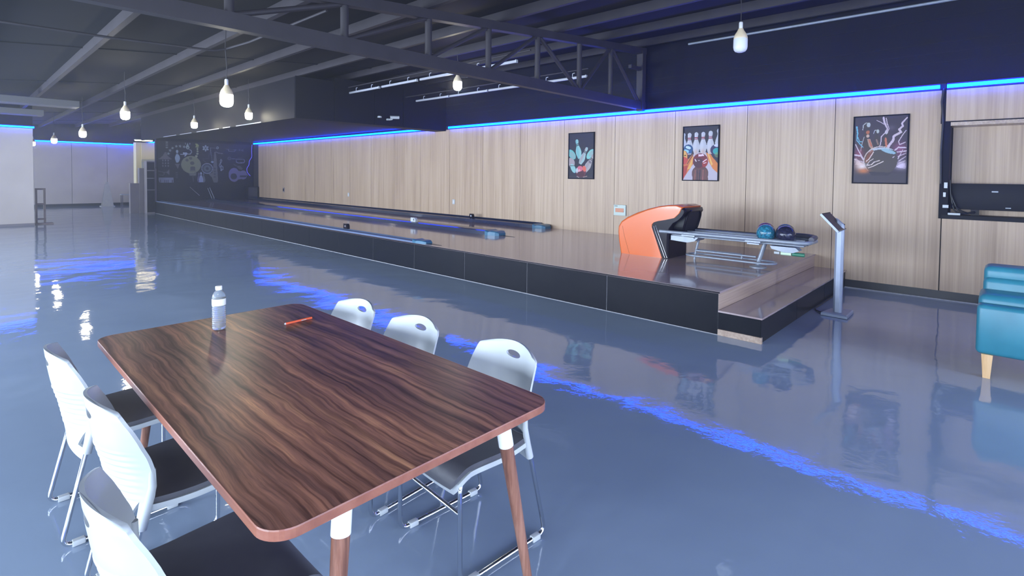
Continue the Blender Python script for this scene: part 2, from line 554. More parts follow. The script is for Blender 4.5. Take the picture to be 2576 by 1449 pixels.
def windowed_wall(name, along, spans, lo, hi, fixed0, fixed1, n0):
    """a wall with openings cut out as separate blocks joined in one mesh"""
    mb = MB()
    def blk(a, b, z0, z1):
        if along == 'y': mb.box(fixed0, fixed1, a, b, z0, z1)
        else: mb.box(a, b, fixed0, fixed1, z0, z1)
    cur = lo
    for a, b in spans:
        blk(cur, a, 0, 3.9); blk(a, b, 0, .38); blk(a, b, 2.52, 3.9)
        cur = b
    blk(cur, hi, 0, 3.9)
    w = put(name, mb, M_plaster, kind='structure')
    for i, (a, b) in enumerate(spans):
        fm = MB()
        def f(a0, a1, z0, z1):
            if along == 'y': fm.box(fixed0 + .05, fixed1 - .05, a0, a1, z0, z1)
            else: fm.box(a0, a1, fixed0 + .05, fixed1 - .05, z0, z1)
        f(a, a + .05, .38, 2.52); f(b - .05, b, .38, 2.52); f((a + b) / 2 - .03, (a + b) / 2 + .03, .38, 2.52)
        f(a, b, .38, .43); f(a, b, 2.47, 2.52)
        wf = put('window_%d' % (n0 + i), fm, M_windowframe, kind='structure')
        gm = MB(); mid = (fixed0 + fixed1) / 2
        if along == 'y': gm.box(mid - .004, mid + .004, a + .05, b - .05, .43, 2.47)
        else: gm.box(a + .05, b - .05, mid - .004, mid + .004, .43, 2.47)
        put('pane', gm, M_glass, wf)
    return w



# ---------------------------------------------------------------- blue light strips
def strip(name, p0, p1, axis, n, label):
    """p0-p1 along one axis; n = outward direction (unit) into the room"""
    (x0, y0, z0), (x1, y1, z1) = p0, p1
    root = empty(name, p0, label, 'light strip', 'blue light strips along the wall tops')
    if axis == 'y':
        sx = n
        put('bracket', MB().box(min(x0, x0 + sx * .055), max(x0, x0 + sx * .055), y0, y1, z0 + .050, z0 + .056), M_dark, root)
        a_, b_ = sorted((x0 + sx * .057, x0 + sx * .078))
        put('sleeve', MB().box(a_, b_, y0, y1, z0 - .014, z0 - .0005).box(a_, b_, y0, y1, z0 + .0445, z0 + .058), M_halo, root)  # glowing bars above and below the core imitate its bloom halo
        put('core', MB().box(min(x0 + sx * .055, x0 + sx * .080), max(x0 + sx * .055, x0 + sx * .080), y0, y1, z0 + .000, z0 + .044), M_strip, root)
    else:
        put('bracket', MB().box(x0, x1, min(y0, y0 + n * .055), max(y0, y0 + n * .055), z0 + .050, z0 + .056), M_dark, root)
        a_, b_ = sorted((y0 + n * .057, y0 + n * .078))
        put('sleeve', MB().box(x0, x1, a_, b_, z0 - .014, z0 - .0005).box(x0, x1, a_, b_, z0 + .0445, z0 + .058), M_halo, root)  # same added halo bars for strips running along x
        put('core', MB().box(x0, x1, min(y0 + n * .055, y0 + n * .080), max(y0 + n * .055, y0 + n * .080), z0 + .000, z0 + .044), M_strip, root)
    return root


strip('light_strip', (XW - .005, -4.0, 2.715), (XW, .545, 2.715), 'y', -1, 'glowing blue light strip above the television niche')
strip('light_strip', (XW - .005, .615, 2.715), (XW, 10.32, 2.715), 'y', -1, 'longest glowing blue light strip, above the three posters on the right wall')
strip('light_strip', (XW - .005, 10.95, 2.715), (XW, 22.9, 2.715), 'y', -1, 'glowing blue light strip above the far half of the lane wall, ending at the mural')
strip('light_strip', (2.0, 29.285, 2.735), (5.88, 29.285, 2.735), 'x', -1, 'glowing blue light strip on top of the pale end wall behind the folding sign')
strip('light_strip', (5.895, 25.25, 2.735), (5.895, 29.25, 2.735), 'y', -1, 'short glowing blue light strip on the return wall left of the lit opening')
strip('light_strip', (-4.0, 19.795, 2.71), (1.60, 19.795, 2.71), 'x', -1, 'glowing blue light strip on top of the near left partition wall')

strip('light_strip', (-3.7, -3.84, 2.58), (8.6, -3.84, 2.58), 'x', 1, 'unseen blue light strip added behind the viewer to tint the right side violet')  # added out of view for its violet light on the right wall and floor
# ---------------------------------------------------------------- bowling platform
PX = 5.13; PY0 = 2.0; PY1 = 23.1; PZ = .43
plat = empty('bowling_platform', (PX, PY0, 0), 'long raised bowling platform with mauve glossy top and black tiled side', 'platform')
put('body', MB().box(PX + .012, XW, PY0 + .012, PY1, 0, PZ - .02), M_seam, plat)
put('deck', MB().box(PX - .012, XW, PY0 - .012, PY1, PZ - .02, PZ), M_deck, plat)
put('edge_trim', MB().box(PX - .015, PX - .012, PY0 - .015, PY1, PZ - .018, PZ - .002), M_gblack, plat)
tb = [PY0] + [3.285 + 1.2245 * k for k in range(17)]
tb = [t for t in tb if t < PY1] + [PY1]
for a, b in zip(tb[:-1], tb[1:]):
    put('tile', MB().box(PX, PX + .012, a + .003, b - .003, .004, PZ - .021), M_black_tile, plat)
put('grout', MB().box(PX + .003, PX + .013, PY0 + .002, PY1, 0, PZ - .02), M_grout, plat)
put('floor_bead', MB().box(PX - .008, PX + .0, PY0, PY1, 0, .006), M_grout, plat)
rz = put('riser', MB().box(PX + .004, XW - .002, PY0, PY0 + .012, .245, PZ - .021), M_riser, plat)
# step
SY = 1.60; SZ = .243
step = empty('platform_step', (PX, SY, 0), 'low step along the near end of the bowling platform, mauve top, black tiled front', 'step')
put('body', MB().box(PX + .012, XW - .004, SY + .012, PY0 - .001, .002, SZ - .016), M_seam, step)
put('tread', MB().box(PX - .008, XW - .003, SY - .012, PY0 - .001, SZ - .016, SZ), M_deck, step)
put('end_tile', MB().box(PX, PX + .012, SY + .003, PY0 - .002, .062, SZ - .017), M_black_tile, step)
put('kick_board', MB().box(PX - .012, PX + .02, SY - .01, PY0 - .002, .001, .06), M_riser, step)
for a, b in ((PX, 6.30), (6.30, 7.52), (7.52, XW - .004)):
    put('tile', MB().box(a + .004, b - .004, SY, SY + .012, .004, SZ - .017), M_black_tile, step)
put('grout', MB().box(PX + .013, XW - .004, SY + .004, SY + .013, .002, SZ - .016), M_grout, step)

# lane gutters
def gutter(x0, x1, y0, y1, label, kind):
    g = empty('lane_gutter', ((x0 + x1) / 2, y0, PZ), label, 'gutter', 'raised gutter rails between the lanes')
    w = x1 - x0
    if kind == 'mid':
        prof = [(x0, PZ), (x0 + .01, PZ + .07), (x0 + .05, PZ + .085), ((x0 + x1) / 2, PZ + .065), (x1 - .05, PZ + .085), (x1 - .01, PZ + .07), (x1, PZ)]
    elif kind == 'wall':
        prof = [(x0, PZ), (x0 + .01, PZ + .07), (x0 + .05, PZ + .085), (x0 + .09, PZ + .05), (x1 - .05, PZ + .06), (x1 - .02, PZ + .10), (x1, PZ + .10), (x1, PZ)]
    else:
        prof = [(x0, PZ), (x0 + .005, PZ + .022), (x0 + .04, PZ + .026), (x0 + .07, PZ + .006), (x1 - .07, PZ + .006), (x1 - .04, PZ + .026), (x1 - .005, PZ + .022), (x1, PZ)]
    put('channel', MB().prism(prof, y0 + .3, y1, 'y'), M_gutter if kind != 'low' else M_gutterlight, g)
    h = .085 if kind != 'low' else .05
    bmc = MB()
    rings = []
    for t, s, hh in ((0, 0.55, .6), (.06, .85, .95), (.16, .95, 1.0), (.22, 1.02, .82), (.30, 1.02, 1.08)):
        cx = (x0 + x1) / 2; hw = w / 2 * s
        rings.append([(cx - hw, y0 + t, PZ), (cx - hw, y0 + t, PZ + h * hh * .8), (cx - hw * .8, y0 + t, PZ + h * hh), (cx + hw * .8, y0 + t, PZ + h * hh), (cx + hw, y0 + t, PZ + h * hh * .8), (cx + hw, y0 + t, PZ)])
    put('end_cap', bmc.loft(rings), M_cap, g)
    if kind != 'wall':
        put('nose', MB().prism([((x0 + x1) / 2 - .07, y0 + .02), ((x0 + x1) / 2, y0 - .32), ((x0 + x1) / 2 + .07, y0 + .02)], PZ + .001, PZ + .004, 'z'), M_gblack, g)
    return g


gutter(8.40, XW - .004, 6.95, 22.45, 'dark raised gutter rail running along the foot of the panelled wall', 'wall')
gutter(6.78, 7.10, 6.72, 22.7, 'dark raised gutter rail with blue sheen between the two lanes', 'mid')
gutter(5.14, 5.36, 6.72, 22.9, 'pale blue low gutter along the open edge of the platform', 'low')

# foul line sensors
def sensor(x, y, w, h, m, label, mark, txt=None):
    s = empty('lane_sensor', (x, y, PZ), label, 'sensor')
    z = PZ + (.085 if x > 6 else .03)
    put('housing', MB().prism([(y - w * .5, z), (y - w * .5, z + h * .6), (y - w * .3, z + h), (y + w * .5, z + h), (y + w * .5, z)], x - .03, x + .03, 'x'), m, s)
    if txt:
        cu = bpy.data.curves.new('digit', 'FONT'); cu.body = txt; cu.size = .09; cu.extrude = .001; cu.align_x = 'CENTER'
        to = bpy.data.objects.new('digit_curve', cu); COL.objects.link(to)
        bpy.context.view_layer.update()
        me = bpy.data.meshes.new_from_object(to.evaluated_get(bpy.context.evaluated_depsgraph_get()))
        bpy.data.objects.remove(to)
        me.materials.append(M_gblack)
        o = bpy.data.objects.new('digit', me); COL.objects.link(o); o.parent = s
        R = Matrix(((0, 0, -1), (-1, 0, 0), (0, 1, 0))).to_4x4()
        me.transform(Matrix.Translation((-.032, -w * .15, z - PZ + h * .2)) @ R)
        o['label'] = 'black digit 4'
    else:
        put('mark', MB().box(x - .034, x - .030, y - .02, y + .015, z + h * .35, z + h * .7), mark, s)


sensor(8.50, 9.25, .11, .10, M_gblack, 'small black sensor box with white square on the wall side gutter', M_white)
sensor(6.85, 9.30, .17, .09, M_white, 'small white sensor box with a digit on the middle gutter', M_gblack, '4')
sensor(5.30, 9.40, .14, .10, M_gblack, 'small black sensor box on the open edge gutter', M_mauve)

# ---------------------------------------------------------------- trusses
def truss(y, x0, x1):
    t = empty('roof_truss', (x0, y, 2.78), 'charcoal steel roof truss crossing the hall just beyond the table', 'truss')
    put('bottom_chord', MB().box(x0, x1, y - .05, y + .05, 2.765, 2.905), M_truss, t)
    def zt(x): return 3.275 + .093 * (x - 2.7)
    put('top_chord', MB().prism([(x0, zt(x0) - .055), (x1, zt(x1) - .055), (x1, zt(x1) + .055), (x0, zt(x0) + .055)], y - .05, y + .05, 'y'), M_truss, t)
    V = [-2.4, -1.4, -.4, .62, 1.64, 2.71, 3.76, 4.72, 5.69, 6.69, 7.58]
    for x in V:
        put('post', MB().tube([(x, y, 2.88), (x, y, zt(x) - .03)], .040, 12), M_truss, t, smooth=True)
    put('post', MB().box(8.54, 8.66, y - .06, y + .06, 2.74, zt(8.6)), M_truss, t)
    V2 = V + [8.55]
    for i in range(len(V2) - 1):
        a, b = V2[i], V2[i + 1]
        upf = (i <= 7) or (i == 9)
        p = [(a + .04, y, 2.90), (b - .04, y, zt(b) - .05)] if upf else [(a + .04, y, zt(a) - .05), (b - .04, y, 2.90)]
        put('brace', MB().tube(p, .026 if i < 8 else .032, 10), M_truss, t, smooth=True)
    put('wall_plate', MB().box(8.2, 8.6, y - .03, y + .03, 3.46, 3.52), M_truss, t)


truss(4.85, -4.1, 8.70)

# bulkhead over the far half of the lanes
bulk = empty('ceiling_bulkhead', (4.78, 10.5, 2.66), 'black boxed bulkhead hanging over the far half of the lanes', 'bulkhead')
for a, b in ((4.78, 5.63), (5.63, 6.62), (6.62, 7.40), (7.40, 8.72)):
    put('panel', MB().box(a + .005, b - .005, 10.50, 10.53, 2.665, zroof(a) - .13), M_blackwall, bulk)
put('side_panel', MB().box(4.78, 4.81, 10.53, 23.1, 2.665, 3.5), M_blackwall, bulk)
put('soffit', MB().box(4.81, 8.725, 10.53, 10.95, 2.665, 2.69), M_blackwall, bulk)
put('soffit', MB().box(4.81, 8.725, 10.95, 23.1, 2.80, 2.82), M_blackwall, bulk)
bm = MB()
y = 12.2
for k in range(5):
    bm.box(4.765, 4.778, y, y + [1.5, 0.5, 1.8, 1.1, 1.4][k], 2.665, 2.685); y += [1.9, .8, 2.3, 1.5, 2][k]
put('edge_bead', bm, M_tubelight, bulk)

# security cameras below the bulkhead
sc = empty('security_camera', (6.98, 10.28, 2.84), 'small white bullet security camera on the black bulkhead', 'camera')
put('mount', MB().box(6.93, 7.0, 10.42, 10.50, 2.79, 2.83), M_white, sc)
put('arm', MB().tube([(6.96, 10.46, 2.81), (6.96, 10.32, 2.80), (6.98, 10.28, 2.84)], .014, 8), M_white, sc, smooth=True)
put('body', MB().tube([(6.90, 10.30, 2.845), (7.09, 10.22, 2.85)], .036, 14), M_white, sc, smooth=True)
put('lens', MB().tube([(6.885, 10.306, 2.845), (6.90, 10.30, 2.845)], .024, 12), M_gblack, sc, smooth=True)
jb = put('junction_box', MB().lathe([(.05, 0), (.05, .03), (.03, .045)], (6.72, 10.45, 2.83), 16), M_white, smooth=True)
jb['label'] = 'small white round junction box left of the security camera'; jb['category'] = 'junction box'

# ---------------------------------------------------------------- unlit tube lights over the lanes
def tube_light(x, y0, z, label):
    t = empty('tube_light', (x, y0, z), label, 'tube light', 'unlit white tube lights above the lanes')
    put('tube', MB().box(x - .02, x + .02, y0, y0 + 1.16, z - .03, z + .012, .008), M_tubelight, t, smooth=True)
    for yy in (y0 + .28, y0 + .88):
        put('hook', MB().tube(fillet([(x, yy, z + .01), (x, yy, z + .075), (x, yy - .05, z + .075)], .02, 3), .007, 8), M_tubelight, t, smooth=True)
    put('end_cap', MB().box(x - .022, x + .022, y0 - .02, y0, z - .032, z + .014), M_white, t)
    return t


for k in range(4):
    tube_light(6.0, 5.55 + k * 1.27, 3.32, ['nearest', 'second nearest', 'third nearest', 'farthest'][k] + ' of the unlit white tube lights in the higher row')
    tube_light(7.5, 5.30 + k * 1.22, 3.275, ['nearest', 'second nearest', 'third nearest', 'farthest'][k] + ' of the unlit white tube lights in the row nearer the wall')
for x, z, nm in ((5.94, 3.42, 'left'), (7.44, 3.38, 'right')):
    c = put('conduit', MB().tube([(x, 5.2, z), (x, 10.45, z)], .012, 8), M_truss, smooth=True)
    c['label'] = 'thin dark conduit above the %s row of tube lights' % nm; c['category'] = 'conduit'
    base_at(c, (x, 5.2, z))
c = put('conduit', MB().tube([(8.68, -3.0, 3.83), (8.68, 4.0, 3.83)], .02, 10), M_steel, smooth=True)
c['label'] = 'long bare conduit high on the black wall at top right'; c['category'] = 'conduit'; base_at(c, (8.68, -3.0, 3.83))

# ---------------------------------------------------------------- hanging bulbs
BULB = [(.0, -.150), (.03, -.149), (.055, -.138), (.069, -.118), (.075, -.09), (.075, -.01), (.073, .0)]
BODY = [(.073, .0), (.074, .012), (.069, .03), (.060, .055), (.040, .085), (.030, .105), (.024, .118)]
SOCK = [(.020, .118), (.021, .125), (.021, .18), (.016, .19), (.004, .195)]


def lamp(x, y, z, lit, label, cord=None):
    o = empty('hanging_bulb', (x, y, z), label, 'light bulb', 'hanging bulbs')
    b = put('diffuser', MB().lathe(BULB, (x, y, z), 28), M_lit if lit else M_lamp, o, smooth=True)
    put('body', MB().lathe(BODY, (x, y, z), 28), M_lampbody, o, smooth=True)
    put('socket', MB().lathe(SOCK, (x, y, z), 20), M_socket, o, smooth=True)
    zt = zroof(x) + .01
    pts = cord or [(x, y, z + .19), (x + .004, y, z + .35), (x - .01, y, (z + zt) / 2 + .1), (x, y, zt)]
    put('cord', MB().tube(pts, .005, 8), M_truss, o, smooth=True)
    return o


lamp(2.33, 7.0, 2.50, True, 'lit bulb hanging left of the truss centre, the nearest lit one')
lamp(2.25, 12.06, 2.66, True, 'lit bulb second along the left row, beyond the nearest lit one')
lamp(2.31, 17.17, 2.54, True, 'lit bulb third along the left row, above the pale end wall')
lamp(2.28, 22.3, 2.56, True, 'lit bulb fourth along the left row, touching the blue strip')
lamp(2.03, 25.6, 2.56, True, 'farthest lit bulb of the left row beside the partition edge')
lamp(6.07, 7.0, 3.17, True, 'lit bulb glaring behind the truss, above the lanes')
lamp(6.1, 2.2, 3.11, False, 'unlit cream and white bulb hanging at the upper right')
b = lamp(4.55, 12.3, 2.87, True, 'small far lit bulb just left of the bulkhead edge')
lamp(4.4, 15.6, 2.84, True, 'far lit bulb low over the mural wall')
# feed cable across the ceiling to the first bulb
zc = 3.02
cab = put('feed_cable', MB().tube([(-3.8, 7.05, 2.74), (-1.5, 7.05, 2.86), (.0, 7.04, 2.96), (1.2, 7.04, 2.98), (2.2, 7.02, 3.02), (2.33, 7.0, 3.06), (2.45, 6.6, 3.1), (2.6, 5.0, 3.18)], .013, 8), M_truss, smooth=True)
cab['label'] = 'thin cable slung across the dark ceiling to the nearest lit bulb'; cab['category'] = 'cable'; base_at(cab, (2.33, 7.0, 3.06))

# ---------------------------------------------------------------- painting on a pixel grid
class Canvas:
    def __init__(s, w, h, bg, W, H):
        """w,h drawing units; W,H grid"""
        s.W, s.H = W, H
        s.X, s.Y = np.meshgrid((np.arange(W) + .5) / W * w, (np.arange(H) + .5) / H * h)
        s.c = np.zeros((H, W, 3)); s.c[:] = bg

    def blend(s, mask, col, a=1.0):
        mask = np.clip(mask, 0, 1)[..., None] * a
        s.c = s.c * (1 - mask) + np.array(col) * mask

    def ell(s, cx, cy, rx, ry, col, rot=0, a=1.0):
        dx, dy = s.X - cx, s.Y - cy
        c, n = math.cos(rot), math.sin(rot)
        u, v = (dx * c + dy * n) / rx, (-dx * n + dy * c) / ry
        s.blend((u * u + v * v < 1).astype(float), col, a)

    def glow(s, cx, cy, rx, ry, col, a=1.0, rot=0):
        dx, dy = s.X - cx, s.Y - cy
        c, n = math.cos(rot), math.sin(rot)
        u, v = (dx * c + dy * n) / rx, (-dx * n + dy * c) / ry
        s.blend(np.exp(-(u * u + v * v) * 1.6), col, a)

    def poly(s, pts, col, a=1.0):
        m = np.zeros(s.X.shape, bool)
        n = len(pts)
        for i in range(n):
            (x0, y0), (x1, y1) = pts[i], pts[(i + 1) % n]
            if y0 == y1: continue
            cond = ((y0 > s.Y) != (y1 > s.Y)) & (s.X < (x1 - x0) * (s.Y - y0) / (y1 - y0) + x0)
            m ^= cond
        s.blend(m.astype(float), col, a)

    def line(s, pts, w, col, a=1.0, taper=None):
        n = len(pts) - 1
        for i in range(n):
            (x0, y0), (x1, y1) = pts[i], pts[i + 1]
            dx, dy = x1 - x0, y1 - y0
            l2 = dx * dx + dy * dy + 1e-9
            t = np.clip(((s.X - x0) * dx + (s.Y - y0) * dy) / l2, 0, 1)
            d = np.hypot(s.X - x0 - t * dx, s.Y - y0 - t * dy)
            ww = w if taper is None else (w + (taper - w) * (i + t) / n)
            s.blend((d < ww / 2).astype(float), col, a)

    def pin(s, cx, by, h, col, rot=0.0, band=None, shade=None):
        """a bowling pin standing on (cx, by), leaning by rot about its base"""
        prof = [(.085, 0), (.12, .10), (.165, .25), (.17, .36), (.14, .50), (.09, .63), (.065, .72), (.07, .79), (.09, .86), (.088, .93), (.06, .98), (0, 1)]
        L_ = [(-a, b) for a, b in prof] + [(a, b) for a, b in prof[::-1]]
        c, n = math.cos(rot), math.sin(rot)
        def T(a, b): return (cx + h * (a * c + b * n), by - h * (b * c - a * n))
        s.poly([T(a, b) for a, b in L_], col)
        if shade:
            s.poly([T(a * .45 - .05, b * .96 + .01) for a, b in L_], shade, .75)
        if band:
            for b0 in (.665, .735):
                s.poly([T(-.078, b0), T(.078, b0), T(.078, b0 + .035), T(-.078, b0 + .035)], band)

    def lin(s):
        return np.where(s.c <= .04045, s.c / 12.92, ((s.c + .055) / 1.055) ** 2.4)


def print_mesh(name, cv, origin, du, dv, material, parent):
    """grid mesh of a canvas; origin = top left, du across, dv down (world vectors)"""
    H, W = cv.H, cv.W
    off = wloc(parent)
    o = np.array(origin) - np.array(off)
    gx, gy = np.meshgrid(np.arange(W + 1) / W, np.arange(H + 1) / H)
    co = o + gx[..., None] * np.array(du) + gy[..., None] * np.array(dv)
    co = co.reshape(-1, 3)
    idx = np.arange((H + 1) * (W + 1)).reshape(H + 1, W + 1)
    f = np.stack([idx[:-1, :-1], idx[1:, :-1], idx[1:, 1:], idx[:-1, 1:]], -1).reshape(-1, 4)
    me = bpy.data.meshes.new(name)
    me.from_pydata(co.tolist(), [], f.tolist())
    c = cv.lin().reshape(-1, 3)
    ca = me.color_attributes.new('print', 'FLOAT_COLOR', 'CORNER')
    cc = np.ones((len(f) * 4, 4), np.float32)
    cc[:, :3] = np.repeat(c, 4, axis=0) * (.68 if name == 'print' else 1)
    ca.data.foreach_set('color', cc.ravel())
    me.materials.append(material)
    ob = bpy.data.objects.new(name, me); COL.objects.link(ob); ob.parent = parent
    return ob


def C8(r, g, b): return (r / 255, g / 255, b / 255)


# ---------------------------------------------------------------- posters (0.64 x 0.93, y from left to right decreasing)
def poster(y_left, label, cv):
    yl, yr, z0, z1 = y_left, y_left - .635, 1.485, 2.425
    p = empty('poster', (XW, (yl + yr) / 2, z0), label, 'poster')
    f = MB()
    t, d = .016, .028
    f.box(XW - d, XW, yr, yl, z0, z0 + t); f.box(XW - d, XW, yr, yl, z1 - t, z1)
    f.box(XW - d, XW, yr, yr + t, z0 + t, z1 - t); f.box(XW - d, XW, yl - t, yl, z0 + t, z1 - t)
    put('frame', f, M_blackwall, p)
    print_mesh('print', cv, (XW - .018, yl - t, z1 - t), (0, -(.635 - 2 * t), 0), (0, 0, -(z1 - z0 - 2 * t)), M_print, p)
    return p


# poster with flying pins (drawing units 100 x 150)
c = Canvas(100, 150, C8(40, 38, 50), 100, 150)
c.ell(50, 20, 60, 40, C8(44, 42, 54), 0, .5)
aq, aq2, pk = C8(150, 200, 198), C8(110, 190, 185), C8(175, 160, 165)
c.pin(44, 84, 66, aq, -.20, C8(25, 25, 35), C8(120, 185, 190))
c.pin(46, 102, 62, C8(165, 195, 195), .48, C8(25, 25, 35), pk)
c.ell(12, 70, 12, 20, aq2, -.75); c.ell(14, 72, 8, 15, pk, -.75, .5)
c.ell(88, 70, 11, 20, C8(135, 205, 198), .75); c.ell(90, 68, 6, 12, pk, .75, .5)
c.ell(9, 97, 14, 17, pk, -.7); c.ell(18, 117, 9, 17, aq, -.55); c.line([(2, 108), (22, 108)], 1.5, C8(60, 60, 70))
c.pin(66, 128, 68, C8(180, 172, 172), .56, C8(25, 25, 35), C8(160, 150, 155))
c.ell(86, 96, 6, 4, C8(120, 110, 120), .7)
c.ell(50, 128, 21, 20, C8(110, 45, 60)); c.ell(46, 118, 12, 9, C8(215, 110, 130)); c.ell(43, 125, 5, 6, C8(235, 170, 180))
c.ell(64, 118, 7, 10, C8(230, 110, 90), -.4); c.ell(50, 136, 15, 9, C8(80, 35, 45)); c.ell(34, 124, 4, 9, C8(200, 205, 215))
c.line([(2, 146), (98, 146)], 3, C8(70, 55, 60)); c.line([(60, 146), (75, 143)], 2, C8(180, 150, 140)); c.line([(34, 144), (42, 147)], 2, C8(180, 170, 160))
poster(6.555, 'framed dark poster of pale aqua flying pins over a red ball', c)

# poster with four pins and a red ball
c = Canvas(100, 150, C8(38, 36, 50), 110, 160)
c.poly([(0, 150), (0, 105), (34, 72), (66, 72), (100, 118), (100, 150)], C8(200, 190, 205))
c.poly([(0, 148), (0, 108), (28, 76), (33, 100), (12, 130)], C8(215, 120, 60)); c.poly([(0, 150), (0, 112), (14, 108), (10, 130)], C8(185, 60, 50))
c.poly([(12, 120), (28, 84), (32, 86), (22, 118)], C8(240, 180, 90))
c.poly([(66, 74), (76, 74), (100, 104), (100, 130), (86, 118), (74, 98)], C8(225, 130, 60)); c.poly([(70, 76), (74, 76), (86, 106), (82, 110)], C8(245, 190, 100))
for x, y, h in ((17, 78, 62), (37, 77, 62), (57, 77, 62), (78, 77, 64)):
    c.pin(x, y, h, C8(196, 196, 208), 0, C8(150, 30, 50), C8(214, 214, 222))
    c.glow(x, y - 6, 7, 10, C8(210, 150, 120), .45)
c.pin(101, 66, 58, C8(200, 200, 212)); c.pin(0, 66, 50, C8(190, 195, 215))
c.ell(14, 62, 14, 13, C8(30, 80, 130)); c.ell(14, 58, 8, 4, C8(200, 225, 240), .3); c.ell(10, 68, 9, 4, C8(150, 210, 235), .4); c.ell(20, 70, 5, 5, C8(20, 90, 150))
c.ell(2, 86, 12, 20, C8(150, 60, 60)); c.ell(1, 84, 10, 18, C8(235, 175, 95)); c.ell(2, 95, 10, 11, C8(205, 70, 65)); c.ell(5, 80, 3, 1.5, C8(20, 20, 20))
c.ell(94, 66, 16, 15, C8(45, 35, 90)); c.ell(98, 54, 10, 4, C8(215, 215, 240)); c.ell(96, 70, 11, 9, C8(40, 165, 165)); c.ell(98, 80, 8, 7, C8(140, 170, 110), 0, .6)
c.line([(84, 84), (98, 100)], 2, C8(60, 50, 50)); c.line([(30, 76), (12, 104)], 2, C8(60, 50, 50))
c.ell(50, 132, 24, 24, C8(100, 62, 62)); c.poly([(28, 150), (30, 120), (70, 120), (74, 150)], C8(105, 68, 66))
for x, w, cc in ((36, 3, C8(150, 90, 80)), (43, 3, C8(70, 45, 50)), (50, 4, C8(60, 42, 50)), (59, 3, C8(160, 95, 90)), (66, 3, C8(120, 70, 60))):
    c.line([(x, 122), (x - 1, 150)], w, cc)
c.ell(50, 96, 22, 21, C8(120, 28, 45)); c.ell(45, 102, 14, 14, C8(78, 30, 48)); c.ell(64, 102, 8, 12, C8(160, 40, 40), .3)
c.poly([(44, 78), (58, 77), (61, 82), (45, 84)], C8(245, 215, 235)); c.line([(35, 92), (38, 97)], 2.5, C8(240, 230, 240)); c.line([(44, 95), (48, 95)], 2, C8(200, 180, 190))
c.line([(58, 99), (68, 92)], 2.5, C8(250, 225, 240)); c.line([(60, 103), (67, 101)], 2, C8(250, 225, 240))
poster(4.08, 'framed poster of four white pins behind a shiny red ball', c)

# poster with a ball in lightning
c = Canvas(100, 125, C8(66, 56, 70), 120, 150)
c.poly([(0, 104), (100, 108), (100, 125), (0, 125)], C8(74, 66, 76)); c.glow(50, 55, 60, 40, C8(82, 70, 78), .6)
dk = C8(72, 62, 60)
c.pin(24, 76, 68, dk); c.pin(43, 62, 38, dk); c.pin(61, 66, 42, dk)
c.line([(16, 24), (17, 15), (22, 11), (28, 12)], 1.4, C8(200, 200, 200)); c.ell(27, 15, 3.5, 4.5, C8(190, 195, 195)); c.ell(26, 29, 3.5, 3.5, C8(190, 110, 80)); c.ell(26, 36, 3, 3, C8(215, 180, 160))
c.poly([(25, 42), (31, 42), (37, 58), (36, 64), (29, 56)], C8(190, 150, 130)); c.line([(29, 44), (34, 56)], 2, C8(210, 100, 60))
c.line([(19, 38), (15, 52), (13, 66)], 1.3, C8(190, 185, 190)); c.line([(37, 32), (39, 26), (45, 25)], 1.2, C8(205, 205, 210)); c.ell(45, 28, 2.6, 3.6, C8(195, 200, 200))
c.line([(43, 44), (46, 52)], 3, C8(150, 120, 105)); c.line([(60, 42), (62, 56)], 4, C8(205, 120, 90)); c.ell(61, 30, 3, 4, C8(190, 190, 190))
lg = C8(222, 200, 214)
c.glow(86, 62, 16, 16, C8(190, 90, 150), .6); c.glow(10, 70, 12, 14, C8(200, 80, 110), .6); c.glow(14, 92, 18, 12, C8(250, 200, 170), .8); c.glow(90, 92, 16, 10, C8(235, 215, 245), .9)
c.line([(98, 5), (93, 10), (89, 15), (91, 20), (84, 26), (88, 31), (75, 38), (74, 46), (66, 56), (62, 70)], 2.6, lg, taper=5)
c.line([(97, 28), (91, 36), (84, 48), (86, 54), (96, 50)], 1.6, lg); c.line([(97, 60), (84, 59), (76, 66), (72, 74)], 2.5, lg); c.line([(98, 66), (80, 68), (76, 78)], 2, lg)
c.line([(55, 3), (57, 12), (63, 24), (60, 30), (52, 38), (51, 52), (46, 62)], 3.6, lg, taper=1.2); c.line([(60, 4), (62, 14), (66, 24), (62, 32)], 1.6, lg); c.line([(42, 7), (50, 11), (56, 15)], 1.2, lg)
bl = C8(120, 190, 215)
c.line([(4, 18), (6, 30), (5, 44), (14, 54), (18, 58)], 3.2, bl, taper=1); c.line([(7, 38), (10, 46), (15, 47)], 1.5, bl)
c.line([(3, 52), (8, 62), (14, 72), (20, 82)], 2, lg); c.line([(2, 72), (14, 74), (20, 82)], 3, lg); c.line([(1, 80), (12, 84), (20, 86)], 1.3, lg)
for a, b_ in (((84, 80), (92, 64)), ((86, 84), (98, 76)), ((86, 88), (97, 84)), ((84, 76), (98, 70)), ((86, 92), (96, 90))):
    c.line([b_, a], 1.0, lg, taper=2)
c.ell(51, 83, 31.5, 27, C8(225, 200, 190)); c.ell(52, 84, 31, 26.6, C8(84, 74, 72))
c.ell(53, 66, 23, 7.5, C8(200, 205, 215)); c.ell(57, 69, 25, 7, C8(84, 76, 76)); c.ell(66, 66, 14, 3.5, C8(160, 195, 210), .3); c.ell(30, 75, 5, 14, C8(160, 85, 60), .5, .7)
c.ell(54, 88, 25, 20, C8(86, 76, 74)); c.line([(74, 78), (77, 76)], 1.5, lg)
wl = C8(245, 225, 220)
c.line([(38, 67), (33, 75), (30, 80), (25, 84)], 1.6, wl); c.line([(38, 80), (31, 84), (27, 90)], 1.2, wl); c.line([(50, 83), (40, 86), (35, 91), (26, 92)], 1.5, wl); c.line([(57, 85), (46, 90), (38, 94), (29, 97)], 1.5, wl)
